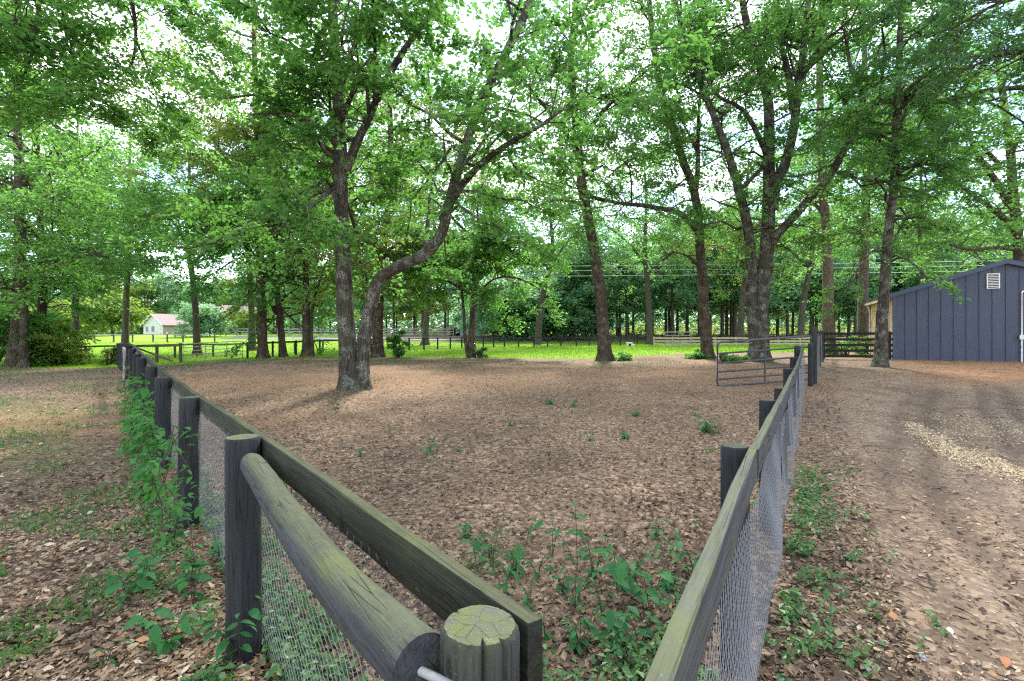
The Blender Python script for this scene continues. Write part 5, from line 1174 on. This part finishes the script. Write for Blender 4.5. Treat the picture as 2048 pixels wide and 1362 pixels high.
def blades(name, X, Y, h, w, rng, m, lean=.5, tone=None):
    n = len(X); Z = gz(X, Y); az = rng.uniform(0, 2 * np.pi, n); H = h * rng.uniform(.5, 1.2, n); d = np.stack([np.cos(az), np.sin(az)], -1); s = np.stack([-d[:, 1], d[:, 0]], -1)
    W = np.broadcast_to(w, (n,)) / 2; le = (lean * rng.uniform(.3, 1.3, n) * H)[:, None]
    b = np.stack([X, Y], -1)
    V = np.stack([np.c_[b - s * W[:, None], Z - .01], np.c_[b + s * W[:, None], Z - .01], np.c_[b + d * le * .4 + s * W[:, None] * .7, Z + H * .6], np.c_[b + d * le, Z + H * .95]], 1).reshape(-1, 3)
    i = np.arange(n)[:, None] * 4; T = np.concatenate([i + [0, 1, 2], i + [0, 2, 3]], 1).reshape(-1, 3)
    r = rng.random(n) if tone is None else tone
    return mesh_np(name, V, None, T, m, False, {'rnd': np.repeat(np.clip(r, 0, 1), 4)})
X, Y = scatter(85000, 23, 66, rng, 1.1, .8); keep = rng.random(len(X)) < m_lawn(X, Y) ** .7; X, Y = X[keep], Y[keep]
tone = np.clip(.45 + .3 * bump2(X * .2, Y * .35) + rng.normal(0, .2, len(X)), 0, 1)
o = add('lawn_grass', blades('lawn_grass', X, Y, .06 + .0009 * Y, .016 + .0014 * Y, rng, M['grass'], .6, tone)); tag(o, 'bright green mown grass of the lawn', kind='stuff')
# sparse grass on the dirt
X, Y = scatter(85000, 1.6, 26, rng, 1.08); left = LF(Y) - X
pat = bump2(X * 1.1 + 2, Y * 1.3) + .6 * bump2(X * 2.7, Y * 2.9 + 1)
keep = ((left > .3) & (pat > .28) & (Y > 2.2) & (rng.random(len(X)) < .85)) | ((left < 0) & (X < RF(np.clip(Y, .3, 25))) & (pat > .86) & (rng.random(len(X)) < .7)) | ((Y > 20) & (pat > .35) & (X < 8) & (X > LF(Y)))
X, Y = X[keep], Y[keep]
o = add('sparse_grass', blades('sparse_grass', X, Y, .055 + .002 * Y, .006 + .001 * Y, rng, M['cover'], .9)); tag(o, 'thin grass tufts growing through the leaves', kind='stuff')
# small-leaved ground cover along the fences
def cover(n, f): 
    X, Y = f(n); c = len(X); k = 7; Xc = np.repeat(X, k) + rng.normal(0, .025, c * k); Yc = np.repeat(Y, k) + rng.normal(0, .025, c * k); return Xc, Yc
def along_left(n):
    Y = 1.1 + 5.2 * rng.random(n) ** 1.3; X = LF(Y) + .1 + rng.gamma(1.6, .16, n); return X, Y
def along_left_out(n):
    Y = 2.2 + 9 * rng.random(n) ** 1.2; X = LF(Y) - .1 - rng.gamma(1.4, .12, n); return X, Y
def along_right(n):
    Y = .9 + 5.5 * rng.random(n) ** 1.4; X = RF(Y) + .12 + rng.gamma(1.5, .13, n) * (1 + (Y < 2.2)); return X, Y
def along_right_in(n):
    Y = 1.0 + 2.0 * rng.random(n) ** 1.5; X = RF(Y) - .08 - rng.gamma(1.8, .22, n); return X, Y
parts = [cover(900, along_left), cover(420, along_left_out), cover(430, along_right), cover(560, along_right_in)]
X = np.concatenate([p[0] for p in parts]); Y = np.concatenate([p[1] for p in parts])
pat = bump2(X * 2.2, Y * 2.2 + 4); kp = pat > -.25; X, Y = X[kp], Y[kp]; n = len(X)
Z = gz(X, Y) + rng.uniform(.02, .11, n); az = rng.uniform(0, 6.28, n)
o = add('ground_cover', leaves_mesh('ground_cover', np.c_[X, Y, Z], np.c_[np.cos(az), np.sin(az), np.zeros(n)], .05, rng.random(n), M['cover'], rng, .34, .35)); tag(o, 'low green creeping weeds along the foot of both pen fences', kind='stuff')

X, Y = scatter(420, 1.6, 20, rng); keep = (m_lawn(X, Y) < .3); X, Y = X[keep], Y[keep]; n = len(X); az = rng.uniform(0, 6.28, n); L = rng.uniform(.06, .32, n)
d_ = np.stack([np.cos(az), np.sin(az)], -1) * L[:, None]; p_ = np.stack([np.stack([X, Y], -1) + d_ * f for f in (-.5, -.1, .25, .5)], 1) + rng.normal(0, .012, (n, 4, 2)) * (L / .2)[:, None, None]
p3 = np.concatenate([p_, (gz(p_[..., 0], p_[..., 1]) + .018)[..., None]], -1); V, Q = tubes(p3, rng.uniform(.0015, .005, n)[:, None] * np.array([1, .9, .75, .4])[None], 5)
o = add('fallen_twigs', mesh_np('fallen_twigs', V, Q, None, M['twig'], True)); tag(o, 'thin fallen twigs lying among the dead leaves', kind='stuff')

# odd bits lying on the ground
def stone(name, label, cat, px, py, size, m, seed):
    r = np.random.default_rng(seed); d = CAM_H * 1000 / (py - 665); x = (px - 1024) * d / 1000; z = float(gz(x, d)); mb = MB()
    nl, na = 5, 9; V = []
    for i in range(nl):
        th = np.pi * (i + .15) / (nl - .7)
        for j in range(na): a = 2 * np.pi * j / na; q = r.uniform(.82, 1.15); V.append((size[0] * math.sin(th) * math.cos(a) * q, size[1] * math.sin(th) * math.sin(a) * q, size[2] * math.cos(th) * q))
    Q = [(i * na + j, (i + 1) * na + j, (i + 1) * na + (j + 1) % na, i * na + (j + 1) % na) for i in range(nl - 1) for j in range(na)]
    mb.put(V, Q, None, [list(range(na)), list(range((nl - 1) * na, nl * na))[::-1]])
    tag(add(name, mb.mesh(name, m), None, Matrix.Translation((x, d, z + size[2] * .7)) @ Matrix.Rotation(seed, 4, 'Z')), label, cat)
stone('pale_shard', 'white elongated shard lying in the mulch at the lower right', 'shard', 1900, 1258, (.035, .016, .010), M['stone_white'], 1)
stone('pebble', 'bluish grey pebble lying in the mulch near the bottom right', 'pebble', 1845, 1322, (.020, .016, .014), M['stone_blue'], 2)
big = leaf_shape('fallen_leaf', .3, .25, .3, M['rust'])
for k, (px, py, lab) in enumerate([(20, 1325, 'large orange fallen leaf at the bottom left corner'), (50, 1300, 'second orange fallen leaf above the one in the bottom left corner'), (2010, 1322, 'orange fallen leaf at the bottom right in the mulch')]):
    d = CAM_H * 1000 / (py - 665); x = (px - 1024) * d / 1000
    tag(add('fallen_leaf', leaf_shape('fallen_leaf', .3, .5, .15, M['pale_orange'] if 'pale_orange' in M else M.setdefault('pale_orange', paint('orange_leaf', (.34, .15, .07), .8, .35, .2, 25))), None, Matrix.Translation((x, d, float(gz(x, d)) + .03)) @ Matrix.Rotation(k * 2., 4, 'Z') @ Matrix.Rotation(.2, 4, 'Y') @ Matrix.Scale(.075, 4)), lab, 'leaf')
